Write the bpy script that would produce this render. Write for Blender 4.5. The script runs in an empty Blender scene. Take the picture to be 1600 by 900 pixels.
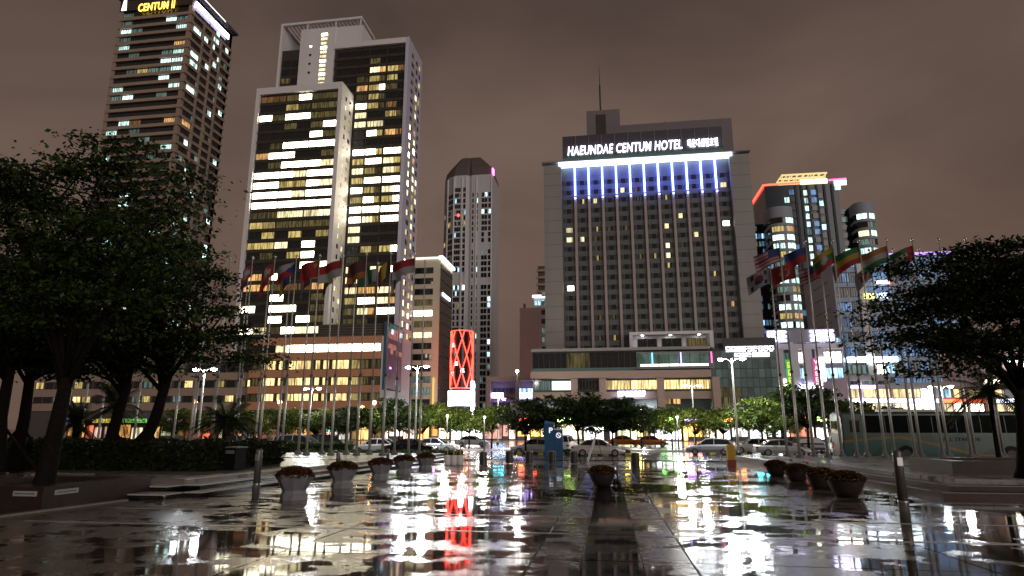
import bpy, math, random
import numpy as np
from mathutils import Vector
R = math.radians
SC = bpy.context.scene
COL = SC.collection

# ------------------------------------------------------------------ camera, sky, light, exposure
F, PT, YAW, EYE = 985.0, math.atan(220 / 985.0), R(8.5), 1.65
cd = bpy.data.cameras.new('camera'); cam = bpy.data.objects.new('camera', cd); COL.objects.link(cam)
cd.sensor_width = 36; cd.lens = 36 * F / 1600; cd.clip_start = .1; cd.clip_end = 6000
cam.location = (0, 0, EYE); cam.rotation_euler = (math.pi / 2 + PT, 0, YAW)
SC.camera = cam
SUN_EL, SUN_ROT = R(17), R(142)          # city glow from behind the camera stands in the sky's place of a sun
w = bpy.data.worlds.new('World'); SC.world = w; w.use_nodes = True
nt = w.node_tree; nt.nodes.clear()
def N(t, **k):
    n = nt.nodes.new(t)
    for a, b in k.items(): setattr(n, a, b)
    return n
out = N('ShaderNodeOutputWorld'); add = N('ShaderNodeAddShader')
sky = N('ShaderNodeTexSky', sky_type='NISHITA'); sky.sun_disc = False
sky.sun_elevation = R(-6); sky.sun_rotation = SUN_ROT
b1 = N('ShaderNodeBackground'); b1.inputs[1].default_value = .05
nt.links.new(sky.outputs[0], b1.inputs[0])
tc = N('ShaderNodeTexCoord'); sep = N('ShaderNodeSeparateXYZ'); nt.links.new(tc.outputs['Generated'], sep.inputs[0])
rp = N('ShaderNodeValToRGB'); rp.color_ramp.interpolation = 'EASE'
E_ = rp.color_ramp.elements
E_[0].position = 0.0; E_[0].color = (.158, .100, .076, 1)
E_[1].position = .85; E_[1].color = (.018, .013, .012, 1)
e = E_.new(.22); e.color = (.168, .110, .086, 1)
e = E_.new(.42); e.color = (.156, .106, .085, 1)
e = E_.new(.60); e.color = (.098, .066, .054, 1)
nt.links.new(sep.outputs[2], rp.inputs[0])
mp = N('ShaderNodeMapping'); mp.inputs['Scale'].default_value = (1.5, 1.5, 2.4)
nt.links.new(tc.outputs['Generated'], mp.inputs[0])
nz = N('ShaderNodeTexNoise'); nz.inputs['Scale'].default_value = 1.5; nz.inputs['Detail'].default_value = 5; nz.inputs['Roughness'].default_value = .5
nz.inputs['Distortion'].default_value = .5
nt.links.new(mp.outputs[0], nz.inputs[0])
mr = N('ShaderNodeMapRange'); mr.inputs[1].default_value = .3; mr.inputs[2].default_value = .72; mr.inputs[3].default_value = .72; mr.inputs[4].default_value = 1.25
nt.links.new(nz.outputs[0], mr.inputs[0])
mx = N('ShaderNodeVectorMath', operation='SCALE'); nt.links.new(rp.outputs[0], mx.inputs[0]); nt.links.new(mr.outputs[0], mx.inputs[3])
b2 = N('ShaderNodeBackground'); b2.inputs[1].default_value = .9
nt.links.new(mx.outputs[0], b2.inputs[0])
nt.links.new(b1.outputs[0], add.inputs[0]); nt.links.new(b2.outputs[0], add.inputs[1]); nt.links.new(add.outputs[0], out.inputs[0])
sl = bpy.data.lights.new('sun', 'SUN'); sl.energy = .88; sl.angle = R(40); sl.color = (1, .91, .85)
so = bpy.data.objects.new('sun', sl); COL.objects.link(so)
so.rotation_euler = (math.pi / 2 - SUN_EL, 0, R(38))
vs = SC.view_settings
vs.view_transform = 'Standard'; vs.look = 'None'; vs.gamma = 1; vs.use_curve_mapping = False; vs.exposure = 0
SC.render.engine = 'CYCLES'
cy = SC.cycles
cy.use_denoising = True; cy.max_bounces = 5; cy.diffuse_bounces = 2; cy.glossy_bounces = 3; cy.transmission_bounces = 2
cy.transparent_max_bounces = 6; cy.sample_clamp_indirect = 6; cy.caustics_reflective = False; cy.caustics_refractive = False
cy.use_adaptive_sampling = True; cy.adaptive_threshold = .02

# ------------------------------------------------------------------ measuring: the photograph's pixels to places on the site
_s, _c = math.sin(PT), math.cos(PT); _ys, _yc = math.sin(YAW), math.cos(YAW)
def ray(u, v):
    a = (u - 800) / F; b = (450 - v) / F
    x, y, z = a, _c - _s * b, _s + _c * b
    return (x * _yc - y * _ys, x * _ys + y * _yc, z)
def P(u, v, Y):                       # where the sight line meets the plane y = Y
    d = ray(u, v); t = Y / d[1]; return Vector((d[0] * t, Y, EYE + d[2] * t))
def PZ(u, v, z):
    d = ray(u, v); t = (z - EYE) / d[2]; return Vector((d[0] * t, d[1] * t, z))
def PD(u, v, D):                      # at a distance D in front of the camera
    d = ray(u, v); k = -d[0] * _ys + d[1] * _yc; t = D / k; return Vector((d[0] * t, d[1] * t, EYE + d[2] * t))
def gz(y):                            # the plaza falls gently towards the road
    return -.0125 * min(max(y - 4, 0), 56)
def G(u, v, up=0.0):                  # ground point under a pixel
    z = up
    for _ in range(30):
        p = PZ(u, v, z); z = .5 * z + .5 * (gz(p.y) + up)
    return p

# ------------------------------------------------------------------ mesh helpers
class MB:
    def __init__(s): s.v, s.f, s.m = [], [], []
    def add(s, vs_, fs, m=0):
        o = len(s.v); s.v += [tuple(q) for q in vs_]
        for f in fs: s.f.append([i + o for i in f]); s.m.append(m)
        return s
    def quad(s, a, b, c, d, m=0): return s.add([a, b, c, d], [(0, 1, 2, 3)], m)
    def box(s, x0, x1, y0, y1, z0, z1, m=0):
        return s.add([(x0, y0, z0), (x1, y0, z0), (x1, y1, z0), (x0, y1, z0), (x0, y0, z1), (x1, y0, z1), (x1, y1, z1), (x0, y1, z1)],
              [(0, 3, 2, 1), (4, 5, 6, 7), (0, 1, 5, 4), (1, 2, 6, 5), (2, 3, 7, 6), (3, 0, 4, 7)], m)
    def prism(s, pts, z0, z1, m=0):
        n = len(pts)
        return s.add([(x, y, z0) for x, y in pts] + [(x, y, z1) for x, y in pts],
              [tuple(range(n - 1, -1, -1)), tuple(range(n, 2 * n))] + [(i, (i + 1) % n, n + (i + 1) % n, n + i) for i in range(n)], m)
    def loft(s, rings, m=0, caps=True):
        n = len(rings[0]); vs_ = [p for r in rings for p in r]; fs = []
        for k in range(len(rings) - 1):
            for i in range(n):
                j = (i + 1) % n; fs.append((k * n + i, k * n + j, (k + 1) * n + j, (k + 1) * n + i))
        if caps: fs += [tuple(range(n - 1, -1, -1)), tuple(range((len(rings) - 1) * n, len(rings) * n))]
        return s.add(vs_, fs, m)
    def tube(s, pts, rad, n=8, m=0):
        pts = [Vector(p) for p in pts]
        if not isinstance(rad, (list, tuple)): rad = [rad] * len(pts)
        rings = []
        for i, p in enumerate(pts):
            d = (pts[min(i + 1, len(pts) - 1)] - pts[max(i - 1, 0)]).normalized()
            a = d.cross(Vector((0, 0, 1)) if abs(d.z) < .9 else Vector((1, 0, 0))).normalized(); b = d.cross(a)
            rings.append([p + (a * math.cos(2 * math.pi * k / n) - b * math.sin(2 * math.pi * k / n)) * rad[i] for k in range(n)])
        return s.loft(rings, m)
    def lathe(s, prof, n=16, c=(0, 0), m=0):
        return s.loft([[(c[0] + r * math.cos(2 * math.pi * k / n), c[1] + r * math.sin(2 * math.pi * k / n), z) for k in range(n)] for r, z in prof], m)
    def mesh(s, name, mats, smooth=False):
        me = bpy.data.meshes.new(name); me.from_pydata(s.v, [], s.f)
        for m in (mats if isinstance(mats, (list, tuple)) else [mats]): me.materials.append(m)
        me.polygons.foreach_set('material_index', s.m)
        if smooth: me.polygons.foreach_set('use_smooth', [True] * len(s.f))
        me.update(); return me
    def build(s, name, mats, parent=None, loc=None, smooth=False, kind=None):
        return link(name, s.mesh(name, mats, smooth), parent, loc, kind)
def link(name, data, parent=None, loc=None, kind=None):
    o = bpy.data.objects.new(name, data); COL.objects.link(o)
    if parent: o.parent = parent
    if loc is not None: o.location = loc
    if kind: o['kind'] = kind
    return o
def tag(o, label, cat, group=None, kind=None):
    o['label'] = label; o['category'] = cat
    if group: o['group'] = group
    if kind: o['kind'] = kind
    return o
def thing(name, label, cat, loc=(0, 0, 0), rz=0, group=None):
    o = link(name, None, None, loc); o.rotation_euler = (0, 0, rz); o.empty_display_size = .2
    return tag(o, label, cat, group)
def copy_tree(o, parent=None):
    c = o.copy(); COL.objects.link(c); c.parent = parent
    for ch in list(o.children): copy_tree(ch, c)
    return c
def text_mesh(body, size, mat, bold=.02, depth=.05, shear=0, space=1.0):
    cu = bpy.data.curves.new('lettering', 'FONT'); cu.body = body; cu.size = size; cu.extrude = depth; cu.offset = bold * size
    cu.shear = shear; cu.space_character = space; cu.align_x = 'LEFT'; cu.resolution_u = 3
    o = bpy.data.objects.new('lettering', cu); COL.objects.link(o)
    dg = bpy.context.evaluated_depsgraph_get(); me = bpy.data.meshes.new_from_object(o.evaluated_get(dg))
    bpy.data.objects.remove(o); me.materials.clear(); me.materials.append(mat); return me
def text_part(body, x0, x1, z0, z1, y, mat, parent, name='sign_lettering', **k):
    me = text_mesh(body, 1.0, mat, **k)                    # fitted into the rectangle, facing -y
    co = np.empty(len(me.vertices) * 3); me.vertices.foreach_get('co', co); co = co.reshape(-1, 3)
    lo, hi = co.min(0), co.max(0); q = np.empty_like(co)
    q[:, 0] = x0 + (co[:, 0] - lo[0]) / (hi[0] - lo[0]) * (x1 - x0)
    q[:, 2] = z0 + (co[:, 1] - lo[1]) / (hi[1] - lo[1]) * (z1 - z0)
    q[:, 1] = y - (co[:, 2] - lo[2])
    me.vertices.foreach_set('co', q.ravel()); me.update(); me.name = name
    return link(name, me, parent)

# ------------------------------------------------------------------ materials
MATS = {}
def mat(name, col, rough=.6, metal=0, var=.12, scale=3, spec=.5, bump=0, emit=None, es=0, alpha=None, streak=False):
    if name in MATS: return MATS[name]
    m = bpy.data.materials.new(name); m.use_nodes = True; t = m.node_tree; p = t.nodes['Principled BSDF']
    p.inputs['Roughness'].default_value = rough; p.inputs['Metallic'].default_value = metal
    p.inputs['Specular IOR Level'].default_value = spec
    p.inputs['Base Color'].default_value = (*col, 1)
    if var:
        c = t.nodes.new('ShaderNodeTexCoord'); n = t.nodes.new('ShaderNodeTexNoise'); n.inputs['Scale'].default_value = scale; n.inputs['Detail'].default_value = 6
        src = c.outputs['Object']
        if streak:
            g = t.nodes.new('ShaderNodeMapping'); g.inputs['Scale'].default_value = (1, 1, .12); t.links.new(src, g.inputs[0]); src = g.outputs[0]
        t.links.new(src, n.inputs[0])
        r = t.nodes.new('ShaderNodeMapRange'); r.inputs[1].default_value = .25; r.inputs[2].default_value = .75
        r.inputs[3].default_value = 1 - var; r.inputs[4].default_value = 1 + var; t.links.new(n.outputs[0], r.inputs[0])
        h = t.nodes.new('ShaderNodeVectorMath'); h.operation = 'SCALE'; h.inputs[0].default_value = col; t.links.new(r.outputs[0], h.inputs[3])
        t.links.new(h.outputs[0], p.inputs['Base Color'])
        if bump:
            b = t.nodes.new('ShaderNodeBump'); b.inputs['Strength'].default_value = bump; b.inputs['Distance'].default_value = .05
            t.links.new(n.outputs[0], b.inputs['Height']); t.links.new(b.outputs[0], p.inputs['Normal'])
    if emit:
        p.inputs['Emission Color'].default_value = (*emit, 1); p.inputs['Emission Strength'].default_value = es
    if alpha is not None: p.inputs['Alpha'].default_value = alpha
    MATS[name] = m; return m
def glow(name, col, es, sample=True):
    m = mat(name, (.2, .2, .2), .4, var=0, emit=col, es=es)
    if not sample: m.cycles.emission_sampling = 'NONE'
    return m
def lit(name, col, es, lo=.35, curtain=5.0, sample=False, rnd=.6):
    """a window with light behind it: uneven room, blinds and curtains, each window a little different"""
    if name in MATS: return MATS[name]
    m = bpy.data.materials.new(name); m.use_nodes = True; t = m.node_tree; p = t.nodes['Principled BSDF']; L = t.links.new
    p.inputs['Base Color'].default_value = (.02, .02, .02, 1); p.inputs['Roughness'].default_value = .12
    c = t.nodes.new('ShaderNodeTexCoord'); oi = t.nodes.new('ShaderNodeObjectInfo')
    ad = t.nodes.new('ShaderNodeVectorMath'); ad.operation = 'ADD'; L(c.outputs['Object'], ad.inputs[0])
    rv = t.nodes.new('ShaderNodeVectorMath'); rv.operation = 'SCALE'; rv.inputs[0].default_value = (91, 57, 73); L(oi.outputs['Random'], rv.inputs[3]); L(rv.outputs[0], ad.inputs[1])
    mpg = t.nodes.new('ShaderNodeMapping'); mpg.inputs['Scale'].default_value = (curtain, 1, .5); L(ad.outputs[0], mpg.inputs[0])
    n = t.nodes.new('ShaderNodeTexNoise'); n.inputs['Scale'].default_value = .55; n.inputs['Detail'].default_value = 3; L(mpg.outputs[0], n.inputs[0])
    r = t.nodes.new('ShaderNodeMapRange'); r.inputs[1].default_value = .36; r.inputs[2].default_value = .6; r.inputs[3].default_value = lo; r.inputs[4].default_value = 1; L(n.outputs[0], r.inputs[0])
    k = t.nodes.new('ShaderNodeMapRange'); k.inputs[3].default_value = 1 - rnd * .75; k.inputs[4].default_value = 1 + rnd * .5; L(oi.outputs['Random'], k.inputs[0])
    mu = t.nodes.new('ShaderNodeMath'); mu.operation = 'MULTIPLY'; L(r.outputs[0], mu.inputs[0]); L(k.outputs[0], mu.inputs[1])
    m2 = t.nodes.new('ShaderNodeMath'); m2.operation = 'MULTIPLY'; L(mu.outputs[0], m2.inputs[0]); m2.inputs[1].default_value = es
    p.inputs['Emission Color'].default_value = (*col, 1); L(m2.outputs[0], p.inputs['Emission Strength'])
    if not sample: m.cycles.emission_sampling = 'NONE'
    MATS[name] = m; return m

M_white = mat('white_paint', (.78, .75, .76), .6, var=.05, scale=.15, streak=True)
M_cream = mat('cream_stone', (.72, .66, .50), .6, var=.08, scale=.2, streak=True)
M_pier = mat('grey_stone_cladding', (.27, .25, .235), .55, var=.1, scale=.25, streak=True)
M_beam = mat('brown_pink_panel', (.36, .265, .21), .6, var=.12, scale=.2, streak=True)
M_peach = mat('peach_brick_panel', (.55, .27, .15), .7, var=.12, scale=.4)
M_dark = mat('dark_panel', (.052, .048, .035), .35, var=.2, scale=.4)
M_glass = mat('dark_window_glass', (.015, .018, .02), .08, var=.3, scale=.5, spec=.7)
M_gglass = mat('green_grey_glass', (.045, .065, .06), .15, var=.3, scale=.5)
M_bglass = mat('blue_glass', (.05, .11, .20), .12, var=.3, scale=.4)
M_frame = mat('window_frame_metal', (.17, .17, .165), .45, var=0)
M_fdark = mat('dark_frame_metal', (.035, .035, .033), .45, var=0)
M_grey = mat('grey_concrete', (.24, .235, .23), .7, var=.15, scale=.5, streak=True)
M_roofdark = mat('dark_roof_sheet', (.10, .09, .085), .6)
M_steel = mat('brushed_steel', (.55, .55, .54), .3, .85, var=.08, scale=8)
M_black = mat('black_plastic', (.008, .008, .008), .5, var=0, spec=.15)
LW = lit('window_lit_white', (1, .90, .66), 13.0, lo=.75, curtain=2, sample=True, rnd=.35)
LC = lit('window_lit_cream', (1, .85, .48), 2.0, lo=.3, curtain=4)
LY = lit('window_lit_yellow', (.95, .72, .24), .75, lo=.2, curtain=5)
Ly = lit('window_lit_dim', (.7, .55, .18), .16, lo=.08, curtain=6)
LO = lit('window_lit_orange', (1, .55, .2), 1.1, lo=.2, curtain=4)
Lo = lit('window_lit_dim_orange', (.9, .42, .13), .28, lo=.15, curtain=5)
LG = lit('window_lit_greenish', (.66, 1, .9), 2.8, lo=.15, curtain=6)
Lg = lit('window_lit_dim_green', (.5, .8, .7), .3, lo=.1, curtain=6)
KIND_b = lit('blue_glass_glow', (.22, .5, 1), .5, lo=.4, curtain=1)
LB = lit('window_lit_cool', (.45, .78, 1), 2.6, lo=.2, curtain=4)
KIND = {'W': LW, 'C': LC, 'Y': LY, 'y': Ly, 'O': LO, 'o': Lo, 'G': LG, 'g': Lg, 'B': LB, 'b': KIND_b, '.': M_glass}

# windows: one mesh per size and state, shared by every window like it
WCACHE = {}
def win_mesh(wd, ht, cuts, kind, fm, proud=.07, fw=.09):
    key = (round(wd, 2), round(ht, 2), tuple(cuts), kind, fm.name)
    if key in WCACHE: return WCACHE[key]
    b = MB(); b.quad((0, 0, 0), (wd, 0, 0), (wd, 0, ht), (0, 0, ht), 0)
    for x in (0, *[c * wd for c in cuts], wd):
        x0, x1 = max(0, x - fw / 2), min(wd, x + fw / 2); b.box(x0, x1, -proud, 0, 0, ht, 1)
    for z in (0, ht - fw): b.box(0, wd, -proud * .9, 0, z, z + fw, 1)
    WCACHE[key] = b.mesh('window', [KIND[kind], fm]); return WCACHE[key]
def window(parent, x, y, z, wd, ht, cuts, kind, fm=M_frame, rz=0, name='window'):
    o = link(name, win_mesh(wd, ht, cuts, kind, fm), parent, (x, y, z)); o.rotation_euler = (0, 0, rz); return o
def pane_sheet(name, parent, origin, du, cols, rows, fn, fm=M_fdark, off=.06, kind='stuff'):
    """many small panes of one wall in one mesh: origin, direction along the wall, cols [(a,b)], rows [(z0,z1)]"""
    b = MB(); o = Vector(origin); d = Vector((du[0], du[1], 0)).normalized(); n = Vector((d.y, -d.x, 0))
    ks = list(KIND)
    for ri, (z0, z1) in enumerate(rows):
        for ci, (a, c) in enumerate(cols):
            k = fn(ri, ci)
            if k is None: continue
            q = [o + d * a + n * off, o + d * c + n * off, o + d * c + n * off, o + d * a + n * off]
            q[0] = q[0] + Vector((0, 0, z0)); q[1] = q[1] + Vector((0, 0, z0)); q[2] = q[2] + Vector((0, 0, z1)); q[3] = q[3] + Vector((0, 0, z1))
            b.quad(*q, ks.index(k))
            for t in (a, c):
                p0 = o + d * (t - .05) + n * off; p1 = o + d * (t + .05) + n * off; e = n * .07
                zz0, zz1 = Vector((0, 0, z0)), Vector((0, 0, z1))
                b.quad(p0 + e + zz0, p1 + e + zz0, p1 + e + zz1, p0 + e + zz1, len(ks))
    return b.build(name, [KIND[k] for k in ks] + [fm], parent, kind=kind)

def glyphs(n, x0, x1, z0, z1, y, m, parent, name='sign_lettering'):
    """lettering too blurred to read in the photograph: bright strokes, no readable characters"""
    b = MB(); r = random.Random(n * 7 + int(abs(x0) * 13)); cw = (x1 - x0) / n; h = z1 - z0
    for i in range(n):
        a = x0 + cw * (i + .08); c = x0 + cw * (i + .92); t = h * .17
        for z in (z0, z0 + h * r.uniform(.3, .5), z1 - t): b.box(a, c - cw * r.choice((0, .2)), y - .06, y, z, z + t)
        for x in (a, c - cw * .2): 
            if r.random() < .8: b.box(x, x + cw * .2, y - .07, y, z0 + h * r.choice((0, .3)), z1)
    return b.build(name, m, parent)

# ------------------------------------------------------------------ wet ground
def wet(name, col, r_dry, r_pud, pud_lo, pud_hi, dark=.45, sc=.33, bump=.12, grain=40, drain=0.0, r_right=None):
    m = bpy.data.materials.new(name); m.use_nodes = True; t = m.node_tree; p = t.nodes['Principled BSDF']; L = t.links.new
    g = t.nodes.new('ShaderNodeNewGeometry'); mp_ = t.nodes.new('ShaderNodeMapping'); mp_.inputs['Scale'].default_value = (.9, 1.1, 1); L(g.outputs['Position'], mp_.inputs[0])
    n1 = t.nodes.new('ShaderNodeTexNoise'); n1.inputs['Scale'].default_value = sc; n1.inputs['Detail'].default_value = 7; n1.inputs['Roughness'].default_value = .58; n1.inputs['Distortion'].default_value = .4; L(mp_.outputs[0], n1.inputs[0])
    n2 = t.nodes.new('ShaderNodeTexNoise'); n2.inputs['Scale'].default_value = grain; n2.inputs['Detail'].default_value = 4; L(g.outputs['Position'], n2.inputs[0])
    n3 = t.nodes.new('ShaderNodeTexNoise'); n3.inputs['Scale'].default_value = 2.2; n3.inputs['Detail'].default_value = 3; L(mp_.outputs[0], n3.inputs[0])
    n4 = t.nodes.new('ShaderNodeTexNoise'); n4.inputs['Scale'].default_value = sc * 4.5; n4.inputs['Detail'].default_value = 8; n4.inputs['Roughness'].default_value = .62; L(mp_.outputs[0], n4.inputs[0])
    oi = t.nodes.new('ShaderNodeObjectInfo')
    sx = t.nodes.new('ShaderNodeSeparateXYZ'); L(g.outputs['Position'], sx.inputs[0]); bx_ = t.nodes.new('ShaderNodeMapRange'); bx_.inputs[1].default_value = -12; bx_.inputs[2].default_value = 6; bx_.inputs[3].default_value = -drain; bx_.inputs[4].default_value = drain; L(sx.outputs[0], bx_.inputs[0])
    mxn = t.nodes.new('ShaderNodeMix'); mxn.inputs[0].default_value = .5; L(n1.outputs[0], mxn.inputs[2]); L(n4.outputs[0], mxn.inputs[3])
    sh = t.nodes.new('ShaderNodeMath'); sh.operation = 'MULTIPLY_ADD'; L(oi.outputs['Random'], sh.inputs[0]); sh.inputs[1].default_value = .03; sm_ = t.nodes.new('ShaderNodeMath'); sm_.operation = 'ADD'; L(mxn.outputs[0], sm_.inputs[0]); L(bx_.outputs[0], sm_.inputs[1]); L(sm_.outputs[0], sh.inputs[2])
    k = t.nodes.new('ShaderNodeMapRange'); k.interpolation_type = 'SMOOTHSTEP'; k.inputs[1].default_value = pud_lo; k.inputs[2].default_value = pud_hi; L(sh.outputs[0], k.inputs[0])
    ro = t.nodes.new('ShaderNodeMapRange'); ro.inputs[3].default_value = r_dry; ro.inputs[4].default_value = r_pud; L(k.outputs[0], ro.inputs[0])
    if r_right is not None:
        rx = t.nodes.new('ShaderNodeMapRange'); rx.inputs[1].default_value = -9; rx.inputs[2].default_value = -1; rx.inputs[3].default_value = r_dry; rx.inputs[4].default_value = r_right; L(sx.outputs[0], rx.inputs[0]); L(rx.outputs[0], ro.inputs[3])
    rn = t.nodes.new('ShaderNodeMath'); rn.operation = 'MULTIPLY_ADD'; L(n3.outputs[0], rn.inputs[0]); rn.inputs[1].default_value = .09; L(ro.outputs[0], rn.inputs[2])
    rs = t.nodes.new('ShaderNodeMath'); rs.operation = 'SUBTRACT'; rs.use_clamp = True; L(rn.outputs[0], rs.inputs[0]); rs.inputs[1].default_value = .03
    L(rs.outputs[0], p.inputs['Roughness'])
    cv = t.nodes.new('ShaderNodeMapRange'); cv.inputs[1].default_value = .3; cv.inputs[2].default_value = .7; cv.inputs[3].default_value = .75; cv.inputs[4].default_value = 1.2; L(n2.outputs[0], cv.inputs[0])
    dk = t.nodes.new('ShaderNodeMapRange'); dk.inputs[3].default_value = 1; dk.inputs[4].default_value = dark; L(k.outputs[0], dk.inputs[0])
    ov = t.nodes.new('ShaderNodeMapRange'); ov.inputs[3].default_value = .82; ov.inputs[4].default_value = 1.15; L(oi.outputs['Random'], ov.inputs[0])
    a = t.nodes.new('ShaderNodeMath'); a.operation = 'MULTIPLY'; L(cv.outputs[0], a.inputs[0]); L(dk.outputs[0], a.inputs[1])
    a2 = t.nodes.new('ShaderNodeMath'); a2.operation = 'MULTIPLY'; L(a.outputs[0], a2.inputs[0]); L(ov.outputs[0], a2.inputs[1])
    h = t.nodes.new('ShaderNodeVectorMath'); h.operation = 'SCALE'; h.inputs[0].default_value = col; L(a2.outputs[0], h.inputs[3]); L(h.outputs[0], p.inputs['Base Color'])
    inv = t.nodes.new('ShaderNodeMapRange'); inv.inputs[3].default_value = bump; inv.inputs[4].default_value = bump * .1; L(k.outputs[0], inv.inputs[0])
    hs = t.nodes.new('ShaderNodeMath'); hs.operation = 'MULTIPLY_ADD'; L(n3.outputs[0], hs.inputs[0]); hs.inputs[1].default_value = 1.2; L(n2.outputs[0], hs.inputs[2])
    bp = t.nodes.new('ShaderNodeBump'); bp.inputs['Distance'].default_value = .02; L(inv.outputs[0], bp.inputs['Strength']); L(hs.outputs[0], bp.inputs['Height']); L(bp.outputs[0], p.inputs['Normal'])
    p.inputs['Specular IOR Level'].default_value = .62
    MATS[name] = m; return m
W_stone = wet('wet_plaza_granite', (.19, .155, .115), .28, .012, .50, .53, dark=.4, bump=.09, drain=.02, r_right=.14)
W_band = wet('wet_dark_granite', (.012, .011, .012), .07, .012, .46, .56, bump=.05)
W_flank = wet('wet_sky_tint_granite', (.19, .155, .155), .26, .02, .515, .56, bump=.08, dark=.5)  # slabs beside the dark band, lavender sky reflection put into their colour
W_terr = wet('wet_terrace_granite', (.2, .18, .155), .30, .06, .54, .62)
W_brown = wet('wet_brown_granite', (.055, .036, .026), .28, .04, .52, .6)
W_asph = wet('wet_asphalt', (.045, .045, .047), .24, .03, .48, .58, grain=60)
W_side = wet('wet_pavement', (.13, .12, .11), .3, .06, .5, .6)
M_kerb = mat('kerb_granite', (.28, .27, .255), .35, var=.2, scale=6)
M_red = mat('red_brown_granite', (.06, .027, .019), .4, var=.25, scale=5, spec=.25)
M_brown = mat('brown_granite_wall', (.035, .021, .015), .4, var=.25, scale=5, spec=.25)
M_soil = mat('dark_soil', (.03, .022, .015), .9, scale=6)

def strip(name, x0, x1, y0, y1, dn, up, m, parent=None, kind=None, n=10):
    b = MB(); r = []
    for i in range(n + 1):
        y = y0 + (y1 - y0) * i / n; g = gz(y); r.append([(x0, y, g + dn), (x1, y, g + dn), (x1, y, g + up), (x0, y, g + up)])
    b.loft(r); return b.build(name, m, parent, kind=kind)
def sheet(name, x0, x1, y0, y1, up, m, n=16, kind='structure'):
    b = MB()
    for i in range(n):
        a = y0 + (y1 - y0) * i / n; c = y0 + (y1 - y0) * (i + 1) / n
        b.quad((x0, a, gz(a) + up), (x1, a, gz(a) + up), (x1, c, gz(c) + up), (x0, c, gz(c) + up))
    return b.build(name, m, kind=kind)
gb = MB(); gb.quad((-4000, -400, -.8), (4000, -400, -.8), (4000, 5000, -.8), (-4000, 5000, -.8))
gb.build('ground', W_asph, kind='structure')
plaza = sheet('plaza', -60, 60, -12, 47, -.03, W_stone, 40)
# big granite slabs with open joints, the dark band through the middle
random.seed(4)
SX, SY = 3.6, 2.33
sm = MB(); sm.box(-SX / 2 + .012, SX / 2 - .012, -SY / 2 + .02, SY / 2 - .02, -.03, 0); slab_me = sm.mesh('paving_slab', W_stone)
fm_ = MB(); fm_.box(-.31, .31, -SY / 2 + .02, SY / 2 - .02, -.03, 0); flank_me = fm_.mesh('sky_tint_paving_slab', W_flank)
bm = MB(); bm.box(-.39, .39, -SY / 2 + .02, SY / 2 - .02, -.03, 0); band_me = bm.mesh('dark_paving_slab', W_band)
for j in range(-1, 15):
    y = 4.4 + SY * (j + .5); g = gz(y); sl_ = math.atan((gz(y + .5) - gz(y - .5)))
    o = link('dark_paving_slab', band_me, plaza, (-.02, y, g - .001)); o.rotation_euler = (sl_, R(random.uniform(-.05, .05)), 0)
    for s in (-1, 1):
        o = link('sky_tint_paving_slab', flank_me, plaza, (-.02 + s * .72, y, g)); o.rotation_euler = (sl_, R(random.uniform(-.05, .05)), 0)
        for i in range(7 if s > 0 else 4):
            x = -.02 + s * (1.045 + SX * (i + .5))
            if s > 0 and x + SX / 2 > 9.05 and y > 18.2: continue
            if s < 0 and x - SX / 2 < -12.3 and y < 30: continue
            o = link('paving_slab', slab_me, plaza, (x, y, g)); o.rotation_euler = (sl_ + R(random.uniform(-.09, .09)), R(random.uniform(-.07, .07)), 0)
M_drain = mat('drain_cover_concrete', (.42, .40, .42), .3, var=.2, scale=5)
for y in (4.4 + SY * 3, 4.4 + SY * 4):
    for s in (-1, 1):
        for i in range(11 if s > 0 else 9):
            q = MB(); a, c = (.42 + i * 1.2, 1.6 + i * 1.2) if s > 0 else (-.46 - (i + 1) * 1.2, -.48 - i * 1.2)
            q.box(a + .01, c - .01, y - .045, y + .045, gz(y) - .02, gz(y) + .006); q.build('drain_cover', M_drain, plaza)
# raised terraces either side, three steps down to the plaza
M_tread = mat('tread_granite_sheen_tint', (.5, .48, .44), .3, var=.15, scale=4)  # reflected brightness of the wet treads put into a paler stone colour
ter_l = strip('terrace_left', -60, -11.9, 17.0, 46.5, -.3, .42, W_terr, kind='structure')
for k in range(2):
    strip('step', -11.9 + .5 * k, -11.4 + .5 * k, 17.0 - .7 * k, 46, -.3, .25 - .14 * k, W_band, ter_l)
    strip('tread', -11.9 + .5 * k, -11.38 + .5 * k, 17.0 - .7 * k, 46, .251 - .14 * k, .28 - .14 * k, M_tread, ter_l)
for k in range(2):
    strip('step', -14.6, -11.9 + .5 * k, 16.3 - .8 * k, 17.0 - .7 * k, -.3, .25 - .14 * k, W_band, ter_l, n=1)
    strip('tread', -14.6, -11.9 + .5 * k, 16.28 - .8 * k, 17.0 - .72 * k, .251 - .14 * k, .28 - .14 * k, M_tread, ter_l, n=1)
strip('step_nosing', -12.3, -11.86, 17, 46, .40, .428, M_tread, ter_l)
ter_r = strip('terrace_right', 10.0, 60, 21.0, 45.5, -.3, .42, W_terr, kind='structure')
for k in range(2): strip('step', 9.5 - .5 * k, 10.0 - .5 * k, 21.0 - .7 * k, 46, -.3, .28 - .14 * k, M_red, ter_r)
for k in range(2): strip('step_nosing', 9.48 - .5 * k, 9.54 - .5 * k, 21.0 - .7 * k, 46, .27 - .14 * k, .285 - .14 * k, M_kerb, ter_r)
kw = strip('kerb_wall', 8.6, 8.95, 33, 47.5, -.3, .36, M_red); tag(kw, 'low red brown granite kerb wall running beside the right plant tubs', 'kerb wall')
rb = MB(); x0, x1 = -34, -14.7
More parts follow.
